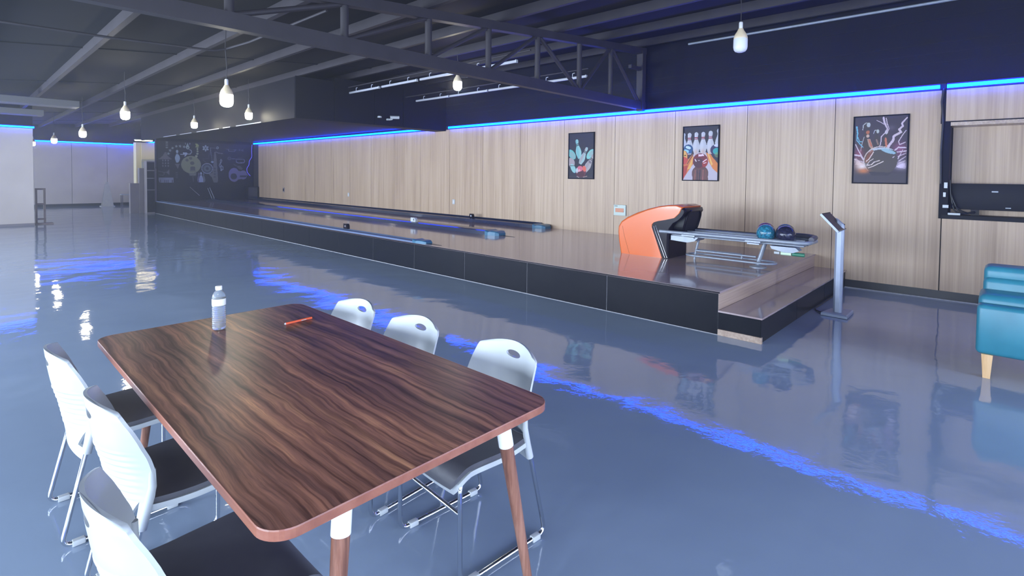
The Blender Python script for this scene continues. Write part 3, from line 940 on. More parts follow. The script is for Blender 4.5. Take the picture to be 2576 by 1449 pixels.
c.glow(17, 94, 11, 9, C8(255, 240, 240), .95); c.glow(20, 103, 14, 6, C8(235, 130, 70), .8)
for a in range(9):
    an = 2.5 + a * .14
    c.line([(18, 92), (18 + 17 * math.cos(an), 92 - 15 * math.sin(an - .6))], 1.6, C8(245, 215, 210), .8, taper=.6)
    c.line([(82, 95), (82 + 16 * math.cos(.1 * a - .2), 95 - 14 * math.sin(.11 * a - .25))], 1.6, C8(235, 215, 240), .8, taper=.6)
c.poly([(30, 104), (74, 106), (66, 112), (36, 112)], C8(62, 55, 66))
c.glow(70, 22, 9, 6, C8(120, 105, 130), .5)
poster(1.555, 'framed dark poster of a ball and pins struck by lightning', c)

# ---------------------------------------------------------------- mural (drawing units: 1830 x 1060 cut from x480..2310, y180..1240)
c = Canvas(1830, 1060, (0.085, 0.092, 0.118), 305, 177)
OX, OY = 480, 180
def T(pts): return [(x - OX, y - OY) for x, y in pts]
g1_, g2_, g3_, wh = C8(118, 116, 122), C8(150, 158, 172), C8(92, 96, 104), C8(190, 205, 222)
ye = C8(150, 154, 116)
def E_(x, y, rx, ry, col, rot=0, a=1.0): c.ell(x - OX, y - OY, rx, ry, col, rot, a)
def Ln(pts, w, col, taper=None): c.line(T(pts), w, col, taper=taper)
def Po(pts, col): c.poly(T(pts), col)
Po([(610, 375), (630, 375), (655, 440), (720, 490), (520, 490), (575, 440)], g1_)
Ln([(505, 495), (725, 495)], 12, g1_)
for r in range(3):
    for k in range(3):
        E_(572 + k * 47, 525 + r * 48, 11, 15, C8(140, 142, 148))
for k in range(4): Ln([(628, 200 + k * 32), (660, 200 + k * 32)], 14, C8(160, 170, 175))
for i, (x, y) in enumerate([(672, 402), (700, 345), (745, 300), (812, 268), (880, 262), (952, 270)]):
    pts = []
    for k in range(10):
        r = 32 if k % 2 == 0 else 13
        a = -PI / 2 + k * PI / 5 + .2
        pts.append((x + r * math.cos(a), y + r * math.sin(a)))
    Po(pts, C8(165, 178, 180))
Po([(1015, 195), (1050, 280), (1035, 310), (1000, 310), (980, 280)], C8(175, 195, 195)); E_(1018, 285, 14, 14, C8(90, 105, 110)); Po([(965, 200), (985, 200), (980, 240)], g2_); Po([(1045, 200), (1070, 200), (1055, 240)], g2_)
Po([(1150, 205), (1200, 205), (1225, 230), (1220, 260), (1240, 280), (1195, 262), (1155, 275), (1175, 235)], C8(170, 178, 105))
for (x, y, r) in [(1196, 285, 17), (1196, 310, 17), (1200, 345, 19), (1196, 388, 23), (1176, 434, 26)]: E_(x, y, r, r * .8, C8(168, 176, 140)); 
for k in range(6):
    a = k * PI / 3
    E_(1352 + 40 * math.sin(a), 280 - 36 * math.cos(a), 17, 24, C8(165, 180, 192), a)
E_(1352, 280, 12, 12, C8(90, 100, 110))
c.pin(825 - OX, 555 - OY, 225, C8(175, 195, 212), 0, C8(70, 76, 90))
E_(830, 480, 44, 70, C8(178, 198, 215))
Po([(780, 580), (880, 580), (860, 600), (838, 665), (830, 665), (805, 610)], g1_)
Po([(930, 370), (1000, 370), (1020, 395), (965, 445), (950, 440), (970, 415), (930, 415)], wh); Ln([(885, 407), (935, 407)], 9, wh)
Ln([(1015, 400), (1060, 398), (1090, 365), (1080, 330), (1055, 318)], 18, g2_)
E_(1078, 590, 183, 158, ye); E_(1003, 508, 30, 26, C8(96, 98, 88)); E_(1070, 475, 30, 26, C8(96, 98, 88)); E_(1098, 562, 40, 32, C8(88, 90, 86))
Po([(1060, 640), (1080, 625), (1140, 625), (1152, 640), (1155, 695), (1060, 695)], C8(88, 90, 92))
Po([(1020, 740), (1180, 740), (1150, 790), (1060, 790)], C8(96, 98, 92))
for k in range(4): Ln([(1050, 706 + k * 27), (1165, 706 + k * 27)], 10, C8(160, 165, 150) if k else C8(110, 112, 100))
Ln([(1110, 790), (1115, 900)], 14, g3_)
for dx, col in ((-42, C8(110, 105, 140)), (48, C8(110, 120, 130))):
    c.pin(1262 + dx - OX, 912 - OY, 175, col, 0, C8(80, 84, 96)); E_(1262 + dx, 870, 32, 45, col)
c.pin(1262 - OX, 912 - OY, 190, C8(170, 185, 220), 0, C8(70, 76, 90)); Po([(1225, 912), (1220, 850), (1245, 815), (1280, 815), (1305, 850), (1305, 912)], C8(165, 178, 218))
E_(1380, 655, 110, 98, C8(165, 175, 200)); E_(1380, 655, 100, 88, C8(70, 80, 92)); E_(1380, 655, 62, 56, C8(100, 116, 124)); E_(1382, 655, 30, 28, C8(45, 50, 62))
Po([(1520, 345), (1545, 340), (1560, 430), (1575, 620), (1592, 880), (1580, 915), (1505, 915), (1470, 820), (1400, 755), (1480, 735), (1500, 600), (1510, 450)], C8(112, 114, 116))
Ln([(1530, 350), (1560, 345), (1600, 362), (1685, 370)], 16, C8(120, 122, 124))
for k in range(4): E_(1528, 655 + k * 52, 22, 17, C8(72, 76, 84))
Ln([(1445, 400), (1445, 270), (1555, 275)], 7, C8(120, 130, 145)); E_(1583, 265, 26, 24, C8(150, 175, 180)); E_(1583, 265, 14, 13, C8(60, 70, 80))
Ln([(1445, 270), (1480, 520)], 8, C8(120, 132, 150)); E_(1480, 532, 26, 18, C8(160, 180, 205))
Ln([(1300, 500), (1360, 540)], 8, g3_); Ln([(1290, 480), (1410, 470), (1420, 360)], 6, C8(80, 84, 96))
tc_ = C8(160, 170, 190)
Ln([(1655, 680), (1690, 670), (1690, 620), (1660, 600), (1640, 615)], 13, tc_)
Ln([(1655, 690), (1640, 640), (1615, 600), (1625, 560), (1660, 530), (1668, 495), (1650, 480), (1635, 510), (1650, 600), (1665, 650), (1660, 690)], 11, tc_); E_(1655, 685, 17, 14, tc_)
Ln([(1750, 280), (1985, 290)], 9, g3_); Ln([(1800, 285), (1810, 320), (1930, 320), (1945, 290)], 9, g2_); E_(2030, 290, 18, 18, g3_); Po([(2050, 290), (2110, 270), (2110, 320)], g3_)
E_(1820, 458, 38, 34, g3_); E_(1820, 458, 22, 20, C8(60, 62, 74)); Ln([(1870, 460), (1950, 465), (2100, 465)], 11, C8(130, 132, 165)); Ln([(1960, 490), (1965, 525), (2000, 538), (2120, 535), (2140, 500), (2120, 468)], 13, C8(150, 152, 195)); Ln([(1990, 440), (2090, 442)], 7, g3_)
E_(2035, 630, 62, 30, C8(100, 100, 108), .5); Ln([(1910, 570), (1970, 600)], 14, g3_)
pu = C8(122, 118, 175)
E_(1915, 770, 112, 134, pu); E_(2105, 770, 80, 88, pu); Po([(1990, 690), (2060, 700), (2060, 850), (1990, 860)], pu)
E_(1908, 800, 66, 60, C8(52, 54, 66)); Po([(2035, 778), (2185, 778), (2160, 815), (2035, 815)], C8(52, 54, 66)); Po([(2150, 740), (2225, 775), (2160, 780)], pu)
Po([(495, 825), (755, 825), (755, 915), (515, 915), (500, 880)], C8(150, 156, 182))
for x in (530, 600, 630, 662, 735): Ln([(x, 872), (x, 915)], 13, C8(60, 64, 84))
Ln([(500, 715), (600, 735), (640, 730)], 14, g3_); Po([(630, 735), (685, 680), (685, 780)], g1_); Ln([(510, 780), (570, 790), (600, 760), (580, 740)], 12, g3_)
for k in range(4): Ln([(800, 735 + k * 30), (830, 735 + k * 30)], 12, g3_)
c.c *= 0.8
print_mesh('mural', c, (5.29, YM - .004, 2.70), (3.42, 0, 0), (0, 0, -2.27), M_mural, wall_far)

# ---------------------------------------------------------------- table
TX0, TX1, TY0, TY1, TZ = .457, 1.453, 1.143, 3.150, .75
table = empty('dining_table', ((TX0 + TX1) / 2, (TY0 + TY1) / 2, 0), 'large walnut topped table with rounded corners and splayed legs', 'table')
outl = rrect(TX0, TX1, TY0, TY1, .075, 10)
inn = rrect(TX0 + .003, TX1 - .003, TY0 + .003, TY1 - .003, .072, 10)
put('tabletop', MB().loft([[(x, y, TZ - .027) for x, y in inn], [(x, y, TZ) for x, y in inn]]), M_walnut, table)
eb = MB()
rings = []
for (ins, z) in ((.003, TZ - .0275), (0, TZ - .025), (0, TZ - .003), (.0015, TZ + .0002), (.0032, TZ + .0003), (.0032, TZ - .0275)):
    rings.append([(x, y, z) for x, y in rrect(TX0 + ins, TX1 - ins, TY0 + ins, TY1 - ins, .075 - ins, 10)])
rings.append(rings[0])
eb.loft(rings, cap=False)
put('edge_band', eb, M_edge, table)
for sx, sy in ((0, 0), (1, 0), (0, 1), (1, 1)):
    ax = TX0 + .235 if sx == 0 else TX1 - .165
    ay = TY0 + .100 if sy == 0 else TY1 - .100
    dx = (-.075 if sx == 0 else .115); dy = -.055 if sy == 0 else .055
    top = Vector((ax, ay, .722)); bot = Vector((ax + dx, ay + dy, 0))
    m1 = top.lerp(bot, .155)
    leg = put('leg', MB().tube([m1, m1.lerp(bot, .5), bot], .0245, 20, r2=.014), M_tleg, table, smooth=True)
    put('cap', MB().tube([top, m1 + (m1 - top) * .01], .0262, 20), M_whitecap, leg, smooth=True)
    put('mount_plate', MB().box(ax - .045, ax + .045, ay - .045, ay + .045, .716, .7225), M_dark, leg)

# ---------------------------------------------------------------- chairs (built facing +x at the origin, base centre on the floor)
def chair_proto():
    root = empty('dining_chair', (0, 0, 0))
    rt = .0095
    for s in (-1, 1):
        w = .212 * s
        pts = fillet([(-.095, .195 * s, .425), (.20, .190 * s, .418), (.238, w, .395), (.236, w, .012), (-.222, w, .012), (-.130, .203 * s, .40)], .045, 6)
        fr = put('sled_frame', MB().tube(pts, rt, 12), M_chrome, root, smooth=True)
        for xx in (.17, -.165):
            put('glide', MB().box(xx - .022, xx + .022, w - .013, w + .013, .0005, .024, .004), M_white, fr, smooth=True)
    put('crossbar', MB().tube([(.236, -.212, .285), (.236, .212, .285)], rt * .9, 12), M_chrome, root, smooth=True)
    # seat: profile along x, thin shell plus pad
    pc = [(-.125, .446), (-.09, .438), (0, .432), (.10, .436), (.18, .440), (.218, .434), (.242, .418), (.256, .398), (.262, .380)]
    px_ = np.array([a[0] for a in pc]); pz_ = np.array([a[1] for a in pc])
    tt = np.linspace(0, len(pc) - 1, 33)
    dx_, dz_ = np.interp(tt, range(len(pc)), px_), np.interp(tt, range(len(pc)), pz_)
    for _ in range(4):
        dx_[1:-1] = (dx_[:-2] + 2 * dx_[1:-1] + dx_[2:]) / 4; dz_[1:-1] = (dz_[:-2] + 2 * dz_[1:-1] + dz_[2:]) / 4
    prof = list(zip(dx_.tolist(), dz_.tolist()))

    def width(i):
        x, z = prof[i]
        return .205 + .018 * min(1, (x + .165) / .2) - .030 * max(0, (.436 - z) / .056) ** 2 * (x > .1)

    def slab(t0, t1, dw, nseg=12, crown=0.0, xs=(0, 0)):
        rings = []
        for i, (x, z) in enumerate(prof):
            w = width(i) - dw
            if i == 0: x += xs[0]; w -= .02
            if x > .2: x += xs[1]
            row = []
            for k in range(nseg + 1):
                u = -1 + 2 * k / nseg
                row.append((x, w * u, z + t1 + crown * (1 - u * u) - .010 * (1 - u * u)))
            for k in range(nseg, -1, -1):
                u = -1 + 2 * k / nseg
                row.append((x, w * u, z + t0 - .010 * (1 - u * u)))
            rings.append(row)
        return MB().loft(rings)
    shell = put('seat_shell', slab(-.020, .0, 0, xs=(0, -.008)), M_white, root, smooth=True, angle=50)
    put('seat_pad', slab(.0, .018, .008, crown=.006, xs=(.012, .002)), M_vinyl, root, smooth=True, angle=50)
    # backrest: curved shell with hand hole and two slots
    ctl = [(.345, -.165, .196, .020), (.38, -.168, .206, .040), (.47, -.181, .214, .080), (.55, -.196, .216, .097), (.60, -.210, .213, .098), (.64, -.220, .208, .090),
           (.71, -.231, .200, .075), (.755, -.236, .193, .060), (.775, -.238, .186, .055), (.783, -.239, .177, .052), (.789, -.240, .160, .050)]
    zs = np.append(np.linspace(.345, .775, 87), (.780, .7855, .789))
    xs_ = np.interp(zs, [a[0] for a in ctl], [a[1] for a in ctl])
    # smooth the profile a little
    for _ in range(12):
        xs_[1:-1] = (xs_[:-2] + 2 * xs_[1:-1] + xs_[2:]) / 4
    ws_ = np.interp(zs, [a[0] for a in ctl], [a[2] for a in ctl])
    ds_ = np.interp(zs, [a[0] for a in ctl], [a[3] for a in ctl])
    for _ in range(10): ds_[1:-1] = (ds_[:-2] + 2 * ds_[1:-1] + ds_[2:]) / 4
    mb = MB(); NU = 20; T_ = .011
    def surf(i, u, t):
        z = zs[i]; w = ws_[i]
        crest = -.024 * u * u * max(0, (z - .66) / .129)
        x = xs_[i] + ds_[i] * abs(u) ** 2.0          # concave towards the sitter
        rib = 0
        if .44 < z < .62 and t < 0 and abs(u) < .86:
            rib = .0030 * math.sin((z - .44) / .18 * 2 * PI * 8) * min(1, (.86 - abs(u)) / .15)
        return (x + t + rib, u * w, z + crest)
    rings = []
    for i in range(90):
        row = [surf(i, -1 + 2 * k / NU, T_ / 2) for k in range(NU + 1)] + [surf(i, -1 + 2 * k / NU, -T_ / 2) for k in range(NU, -1, -1)]
        rings.append(row)
    mb.loft(rings)
    bm = mb.bm; bmesh.ops.recalc_face_normals(bm, faces=bm.faces)
    me = bpy.data.meshes.new('b'); bm.to_mesh(me); bm.free()
    ob = bpy.data.objects.new('b', me); COL.objects.link(ob)
    cuts = []
    def cutter(mb_):
        cb = mb_.bm; bmesh.ops.recalc_face_normals(cb, faces=cb.faces)
        cme = bpy.data.meshes.new('c'); cb.to_mesh(cme); cb.free()
        co = bpy.data.objects.new('c', cme); COL.objects.link(co); cuts.append(co)
    cutter(MB().loft([[(xx, .046 * math.cos(a), .731 + .0165 * math.sin(a)) for a in [2 * PI * k / 28 for k in range(28)]] for xx in (-.35, .1)]))
    for s in (-1, 1):
        cutter(MB().loft([[(xx, .176 * s, .385), (xx, .178 * s, .450), (xx, .140 * s, .390)] for xx in (-.35, .1)]))
    for cobj in cuts:
        md = ob.modifiers.new('m', 'BOOLEAN'); md.object = cobj; md.operation = 'DIFFERENCE'; md.solver = 'EXACT'
    bpy.context.view_layer.update()
    nm = bpy.data.meshes.new_from_object(ob.evaluated_get(bpy.context.evaluated_depsgraph_get()))
    bpy.data.objects.remove(ob)
    for cobj in cuts: bpy.data.objects.remove(cobj)
    nm.name = 'backrest'; nm.materials.clear(); nm.materials.append(M_white)
    nm.shade_smooth()
    try: nm.set_sharp_from_angle(angle=math.radians(38))
    except Exception: pass
    back = bpy.data.objects.new('backrest', nm); COL.objects.link(back); back.parent = root
    for s in (-1, 1):
        pts = [(-.134, .203 * s, .368), (-.118, .205 * s, .43), (-.102, .207 * s, .50), (-.102, .206 * s, .56)]
        put('sleeve', MB().tube(pts, .0165, 14, r2=.010), M_white, back, smooth=True)
        put('seat_arm', MB().tube([(-.122, .196 * s, .425), (-.06, .195 * s, .418), (.06, .198 * s, .413)], .014, 10, r2=.009), M_white, shell, smooth=True)
    return root


proto = chair_proto()
CH = [(.503, 2.967, 0, 'white chair with black seat, farthest of the three on the left of the table'),
      (.540, 2.245, 1, 'white chair with black seat, middle one on the left of the table'),
      (.440, 1.562, 0, 'white chair with black seat, nearest one at the lower left'),
      (1.522, 1.628, 176, 'white chair under the right side of the table, nearest to the table corner'),
      (1.480, 2.240, 183, 'white chair across the table, middle one of the right side'),
      (1.458, 2.790, 183, 'white chair across the table, farthest one of the right side')]
for i, (x, y, a, lab) in enumerate(CH):
    o = proto if i == 0 else copy_tree(proto)
    o.location = (x, y, 0); o.rotation_euler = (0, 0, math.radians(a))
    o['label'] = lab; o['category'] = 'chair'; o['group'] = 'white chairs with black seats around the table'

# ---------------------------------------------------------------- bottle and pen on the table
BX, BY = .918, 2.885
bo = empty('water_bottle', (BX, BY, TZ), 'clear ribbed water bottle with white cap standing on the walnut table', 'bottle')
prof = [(.0, .0015), (.022, .0005), (.028, .004), (.0305, .010)]
z = .012
while z < .120:
    prof += [(.0315, z), (.0315, z + .004), (.0292, z + .0065), (.0292, z + .0085)]; z += .0105
prof += [(.0315, .124), (.0315, .160), (.0310, .168), (.028, .180), (.022, .191), (.0145, .199), (.0125, .203), (.0125, .207)]
put('shell', MB().lathe(prof, (BX, BY, TZ), 40), M_pet, bo, smooth=True, angle=60)
put('label_band', MB().lathe([(.0318, .126), (.0320, .127), (.0320, .158), (.0318, .159)], (BX, BY, TZ), 40, cap=False), M_whitecap, bo, smooth=True)
put('cap', MB().lathe([(.0150, .203), (.0156, .205), (.0156, .220), (.0145, .2225), (.003, .2228)], (BX, BY, TZ), 30), M_whitecap, bo, smooth=True)
a, b = Vector((1.186, 2.725, TZ + .0072)), Vector((1.337, 2.742, TZ + .0072))
pen = empty('pen', a, 'orange pen lying on the walnut table', 'pen')
put('barrel', MB().tube([a, a.lerp(b, .04), a.lerp(b, .96), b], .0062, 12), M_pen, pen, smooth=True)
put('tip', MB().tube([a + (a - b) * .04, a], .002, 10, r2=.006), M_white, pen, smooth=True)
put('clip', MB().tube([a.lerp(b, .58) + Vector((0, -.007, 0)), a.lerp(b, .76) + Vector((0, -.007, 0))], .0022, 8), M_white, pen, smooth=True)

# ---------------------------------------------------------------- ball return
XC = 6.965
ret = empty('ball_return', (XC, 3.7, PZ), 'orange and black ball return hood standing on the platform', 'ball return')
orange = [(4.05, .43), (4.085, .60), (4.10, .74), (4.095, .82), (4.05, .895), (3.95, .965), (3.80, 1.035), (3.62, 1.10), (3.45, 1.145), (3.30, 1.168), (3.18, 1.172), (3.10, 1.150),
          (3.135, 1.07), (3.20, 1.005), (3.32, .975), (3.44, .952), (3.505, .930), (3.535, .895), (3.54, .85), (3.375, .43)]
black = [(3.62, .43), (3.62, .95), (3.55, 1.06), (3.30, 1.140), (3.15, 1.150), (3.075, 1.128), (3.065, 1.09), (3.10, 1.03), (3.15, .98), (3.22, .94), (3.275, .86), (3.30, .75), (3.30, .43)]


def layered(profile, hw, lay, cy, cz):
    rings = []
    for fx, ins in lay:
        ring = []
        for (y, z) in profile:
            if z > .432:
                d = Vector((cy - y, cz - z)); l = d.length or 1
                y2 = y + d.x / l * ins; z2 = max(.432, z + d.y / l * ins)
            else:
                d = cy - y; y2 = y + math.copysign(min(abs(d), ins), d); z2 = z
            ring.append((XC + fx * hw, y2, z2))
        rings.append(ring)
    return MB().loft(rings)


lay = [(-1, .030), (-.985, .016), (-.95, .006), (-.88, 0), (.88, 0), (.95, .006), (.985, .016), (1, .030)]
put('hood', layered(orange, .298, lay, 3.75, .75), M_orange, ret, smooth=True, angle=35, flat_big=.1)
put('front_housing', layered(black, .293, lay, 3.5, .75), M_gblack, ret, smooth=True, angle=35, flat_big=.1)
mo = MB()
r0 = rrect(XC - .20, XC + .20, .80, 1.075, .09, 6)
mo.loft([[(x, 3.40, z) for x, z in r0], [(x, 3.062 + .33 * max(0, (1.10 - z)) * .8, z) for x, z in r0]])
put('ball_mouth', mo, M_mouth_shade, ret)  # solid dark block; shade of the open mouth put into its colour
put('rim', MB().tube([(x, 3.058 + .27 * max(0, (1.10 - z)), z) for x, z in rrect(XC - .215, XC + .215, .79, 1.09, .10, 6)], .016, 8, closed=True), M_gblack, ret, smooth=True)
put('chrome_line', MB().tube([(XC - .301, 3.52, .865), (XC - .301, 3.50, .80), (XC - .301, 3.345, .44)], .003, 6), M_chrome, ret, smooth=True)
put('chrome_line', MB().tube([(XC - .297, 3.495, .875), (XC - .297, 3.465, .80), (XC - .297, 3.315, .44)], .003, 6), M_chrome, ret, smooth=True)
put('back_seam', MB().tube([(XC - .2995, 4.02, .83), (XC - .2995, 3.99, .70), (XC - .300, 3.90, .44)], .003, 6), M_amber, ret, smooth=True)

rack = empty('ball_rack', (XC - .07, 2.4, PZ), 'grey tubular ball rack reaching out from the orange hood', 'ball rack')
XA, XB, ZR = 6.665, 7.14, .800
loop = [(XA, 3.43), (XA, 1.80)] + [(p[0], p[1]) for p in arc(XA + .12, 1.72, .12, PI, 1.5 * PI, 8)] + [(p[0], p[1]) for p in arc(XB - .12, 1.72, .12, 1.5 * PI, 2 * PI, 8)] + [(XB, 1.80), (XB, 3.30)]
put('outer_rail', MB().tube([(x, y, ZR) for x, y in loop], .0225, 14), M_steel, rack, smooth=True)
for xx, zz in ((6.76, .755), (6.85, .755), (6.96, .755), (7.06, .755)):
    put('inner_rail', MB().tube([(xx, 3.3, zz), (xx, 1.66, zz)], .012, 10), M_steel, rack, smooth=True)
put('divider', MB().box(6.895, 6.92, 1.68, 3.3, .755, .815, .006), M_steel, rack, smooth=True)
for yy in (3.02, 2.20):
    put('bracket', MB().box(XA + .01, XB - .01, yy - .07, yy + .07, .735, .752), M_steel, rack)
    put('bracket', MB().box(XA - .01, XA + .05, yy - .09, yy + .09, .762, .782), M_steel, rack)
put('bumper', MB().tube([(x, y, ZR + .03 + .012 * (1 if x > 6.9 else 0)) for x, y in [(6.84, 1.605), (6.95, 1.60), (7.03, 1.608), (7.10, 1.65), (7.15, 1.74), (7.155, 1.85)]], .030, 12), M_vinyl, rack, smooth=True)
put('far_guard', MB().box(XB + .02, XB + .035, 2.2, 3.25, .80, .835), M_gblack, rack)
put('underpan', MB().prism([(3.28, .752), (3.28, .69), (3.05, .675), (2.95, .70), (2.90, .752)], 6.70, 7.00, 'x'), M_steel, rack)
put('leg', MB().tube([(6.90, 2.97, .74), (6.90, 3.00, .60), (6.90, 3.02, .50)], .016, 12), M_steel, rack, smooth=True)
put('leg', MB().tube([(6.90, 2.13, .74), (6.90, 2.17, .60), (6.90, 2.20, .51), (6.90, 2.205, .445)], .026, 14), M_steel, rack, smooth=True)
ov = [(6.90 - .13, 3.0), (6.90 - .13, 2.12)] + [(p[0], p[1]) for p in arc(6.90, 2.13, .13, PI, 2 * PI, 12)] + [(6.90 + .13, 3.0)] + [(p[0], p[1]) for p in arc(6.90, 3.0, .13, 0, PI, 12)]
put('floor_loop', MB().tube([(x, y, .497) for x, y in ov], .0135, 10, closed=True), M_steel, rack, smooth=True)
put('shoe_rail', MB().tube(fillet([(6.86, 3.0, .56), (6.86, 2.22, .56)], .02), .012, 10), M_steel, rack, smooth=True)
put('shoe_rail', MB().tube(fillet([(6.94, 3.0, .56), (6.94, 2.42, .56), (6.94, 2.42, .50)], .02), .012, 10), M_steel, rack, smooth=True)
put('foot', MB().lathe([(.10, .0005), (.10, .008), (.05, .018), (.03, .03)], (6.90, 2.205, PZ), 24), M_steel, rack, smooth=True)
put('foot', MB().tube([(6.90, 3.02, .50), (6.90, 3.03, .4315)], .016, 10), M_steel, rack, smooth=True)
put('end_box', MB().prism([(2.02, .735), (1.74, .735), (1.70, .70), (1.76, .672), (1.86, .668), (2.0, .70)], 6.72, 6.86, 'x'), M_steel, rack)

for k, (y0, y1, m, lab) in enumerate(((1.99, 1.93, M_white, 'small white roll hanging under the ball rack, left of the pale green roll'), (1.915, 1.80, mat('pale_green_plastic', (.55, .72, .5), .4), 'pale green roll hanging under the end of the ball rack'),
                                (1.79, 1.66, mat('dark_green_plastic', (.03, .17, .10), .35), 'dark green roll hanging under the end of the ball rack'))):
    r = put('tape_roll', MB().tube([(6.80, y0, .648), (6.80, y1, .648)], .022 if k else .018, 14), m, smooth=True)
    r['label'] = lab; r['category'] = 'roll'; r['group'] = 'rolls under the ball rack'; base_at(r, (6.80, y0, .630))

BALLS = [(6.775, 2.085, .878, ball_mat('ball_teal', (.012, .06, .11), (.03, .22, .32), (.10, .42, .55)), 'teal marbled bowling ball at the front left of the rack'),
         (6.775, 1.862, .878, ball_mat('ball_navy', (.012, .012, .028), (.022, .022, .048), (.04, .04, .08)), 'dark navy bowling ball at the front right of the rack'),
         (7.030, 2.165, .878, ball_mat('ball_maroon', (.045, .006, .03), (.10, .012, .055), (.16, .03, .09)), 'maroon bowling ball at the back, behind the teal one'),
         (7.030, 1.935, .878, ball_mat('ball_green', (.010, .030, .035), (.014, .085, .085), (.02, .12, .11)), 'dark green bowling ball at the back, behind the navy one')]
for x, y, z, m, lab in BALLS:
    o = put('bowling_ball', MB().sphere((x, y, z), .108, 40, 24), m, smooth=True)
    o['label'] = lab; o['category'] = 'bowling ball'; o['group'] = 'bowling balls on the rack'; base_at(o, (x, y, z))

# ---------------------------------------------------------------- kiosk
KX, KY = 6.85, 1.32
ki = empty('tablet_kiosk', (KX, KY, 0), 'slim silver pole stand with a tilted tablet beside the step', 'kiosk')
M_alu = mottled('silver_powder_coat', (0.27, 0.31, 0.40), (0.31, 0.35, 0.44), 9, 0.38, metal=0.2)
bp = [(6.70, 1.20), (7.085, 1.205), (7.00, 1.42), (6.72, 1.46)]
mbk = MB(); mbk.loft([[(x, y, .004) for x, y in bp], [(x, y, .030) for x, y in bp], [(KX + .03 + (x - KX - .03) * .9, KY + (y - KY) * .9, .040) for x, y in bp]])
put('base', mbk, M_alu, ki)
oc = [(KX + a * .042, KY + b * .042) for a, b in ((-1, -.5), (-.5, -1), (.5, -1), (1, -.5), (1, .5), (.5, 1), (-.5, 1), (-1, .5))]
put('column', MB().loft([[(x, y, .038) for x, y in oc], [(x, y, 1.04) for x, y in oc], [(x, y - .0, 1.065 + (y - KY) * .9) for x, y in oc]]), M_alu, ki)
# tablet: low edge towards -y
tl, th = Vector((0, 1.282, .985)), Vector((0, 1.440, 1.155))
nrm = Vector((0, -(th - tl).z, (th - tl).y)).normalized()
def tab(x0, x1, e0, e1, d0, d1):
    d = (th - tl).normalized()
    p = []
    for x in (x0, x1):
        for e, o_ in ((e0, d0), (e1, d0), (e1, d1), (e0, d1)):
            q_ = tl + d * e + nrm * o_
            p.append((x, q_.y, q_.z))
    return p
def slab8(p):
    return MB().loft([p[:4], p[4:]])
Lt = (th - tl).length
head = put('tablet', slab8(tab(6.56, 6.93, -.01, Lt + .01, -.022, .0)), M_alu, ki)
put('screen', slab8(tab(6.572, 6.918, .004, Lt - .004, .0, .003)), M_screen, head)
put('bezel', slab8(tab(6.562, 6.928, -.008, .004, .0, .005)), M_gblack, head)
put('bezel', slab8(tab(6.562, 6.928, Lt - .004, Lt + .008, .0, .005)), M_gblack, head)
cb = put('floor_cable', MB().tube([(6.80, 1.46, .012), (6.90, 1.55, .008), (7.0, 1.58, .008), (7.3, 1.57, .008), (8.2, 1.58, .008)], .006, 8), M_cable, smooth=True)
cb['label'] = 'black cable on the floor from the kiosk base along the step'; cb['category'] = 'cable'; base_at(cb, (6.80, 1.46, .012))

# ---------------------------------------------------------------- sofa (front faces -x, runs on to the right, out of frame)
so = empty('sofa', (5.9, -.8, 0), 'teal leather sofa on pale wooden legs at the right edge', 'sofa')
SY1 = .115
def rolls(x0, x1, z0, z1, y1, r, m=M_teal, nm='seat'):
    return put(nm, MB().box(x0, x1, -1.75, y1, z0, z1, r), m, so, smooth=True, angle=60)
rolls(5.50, 5.70, .185, .575, SY1, .035, nm='front')
rolls(5.62, 6.05, .20, .64, SY1 - .004, .05, nm='seat')
rolls(5.93, 6.20, .30, .735, SY1 - .024, .045, nm='back_roll')
rolls(5.97, 6.25, .66, .825, SY1 - .026, .045, nm='back_roll')
for lx, ly in ((5.53, .045), (6.15, .045), (5.53, -1.65), (6.15, -1.65)):
    put('leg', MB().loft([[(lx + a * .022, ly + b_ * .022, .0005) for a, b_ in ((-1, -1), (1, -1), (1, 1), (-1, 1))], [(lx + a * .034, ly + b_ * .034, .19) for a, b_ in ((-1, -1), (1, -1), (1, 1), (-1, 1))]]), M_woodleg, so)

# ---------------------------------------------------------------- television niche contents
tv = empty('television', (XW + .18, -.4, 1.17), 'black flat television lying low in the wall niche', 'television')
put('casing', MB().box(XW + .10, XW + .16, -1.35, .475, 1.175, 1.505, .004), M_dark, tv, smooth=True)
put('mount_mark', MB().box(XW + .096, XW + .10, .03, .09, 1.40, 1.415), M_steel, tv)
put('mount_mark', MB().box(XW + .096, XW + .10, -.09, -.04, 1.205, 1.215), M_steel, tv)
put('stand', MB().box(XW + .11, XW + .20, .20, .28, 1.10, 1.18), M_gblack, tv)
for k, lab in enumerate(('outermost black cable looping from the niche jamb under the television', 'middle black cable in the tangle at the left end of the television', 'innermost black cable, lying lowest on the niche ledge')):
    pts = [(XW + .06 + .02 * k, .49, 1.55 - .10 * k), (XW + .05, .478 - .02 * (k % 2), 1.35 - .05 * k), (XW + .06, .44 - .04 * k, 1.15), (XW + .08, .36 - .04 * k, 1.112 + .006 * k), (XW + .09, .30 - .03 * k, 1.135), (XW + .11, .24, 1.15)]
    cc = put('cable', MB().tube(fillet(pts, .05, 4), .008, 6), M_cable, smooth=True)
    cc['label'] = lab; cc['category'] = 'cable'; cc['group'] = 'black cables in the niche'; base_at(cc, pts[0])
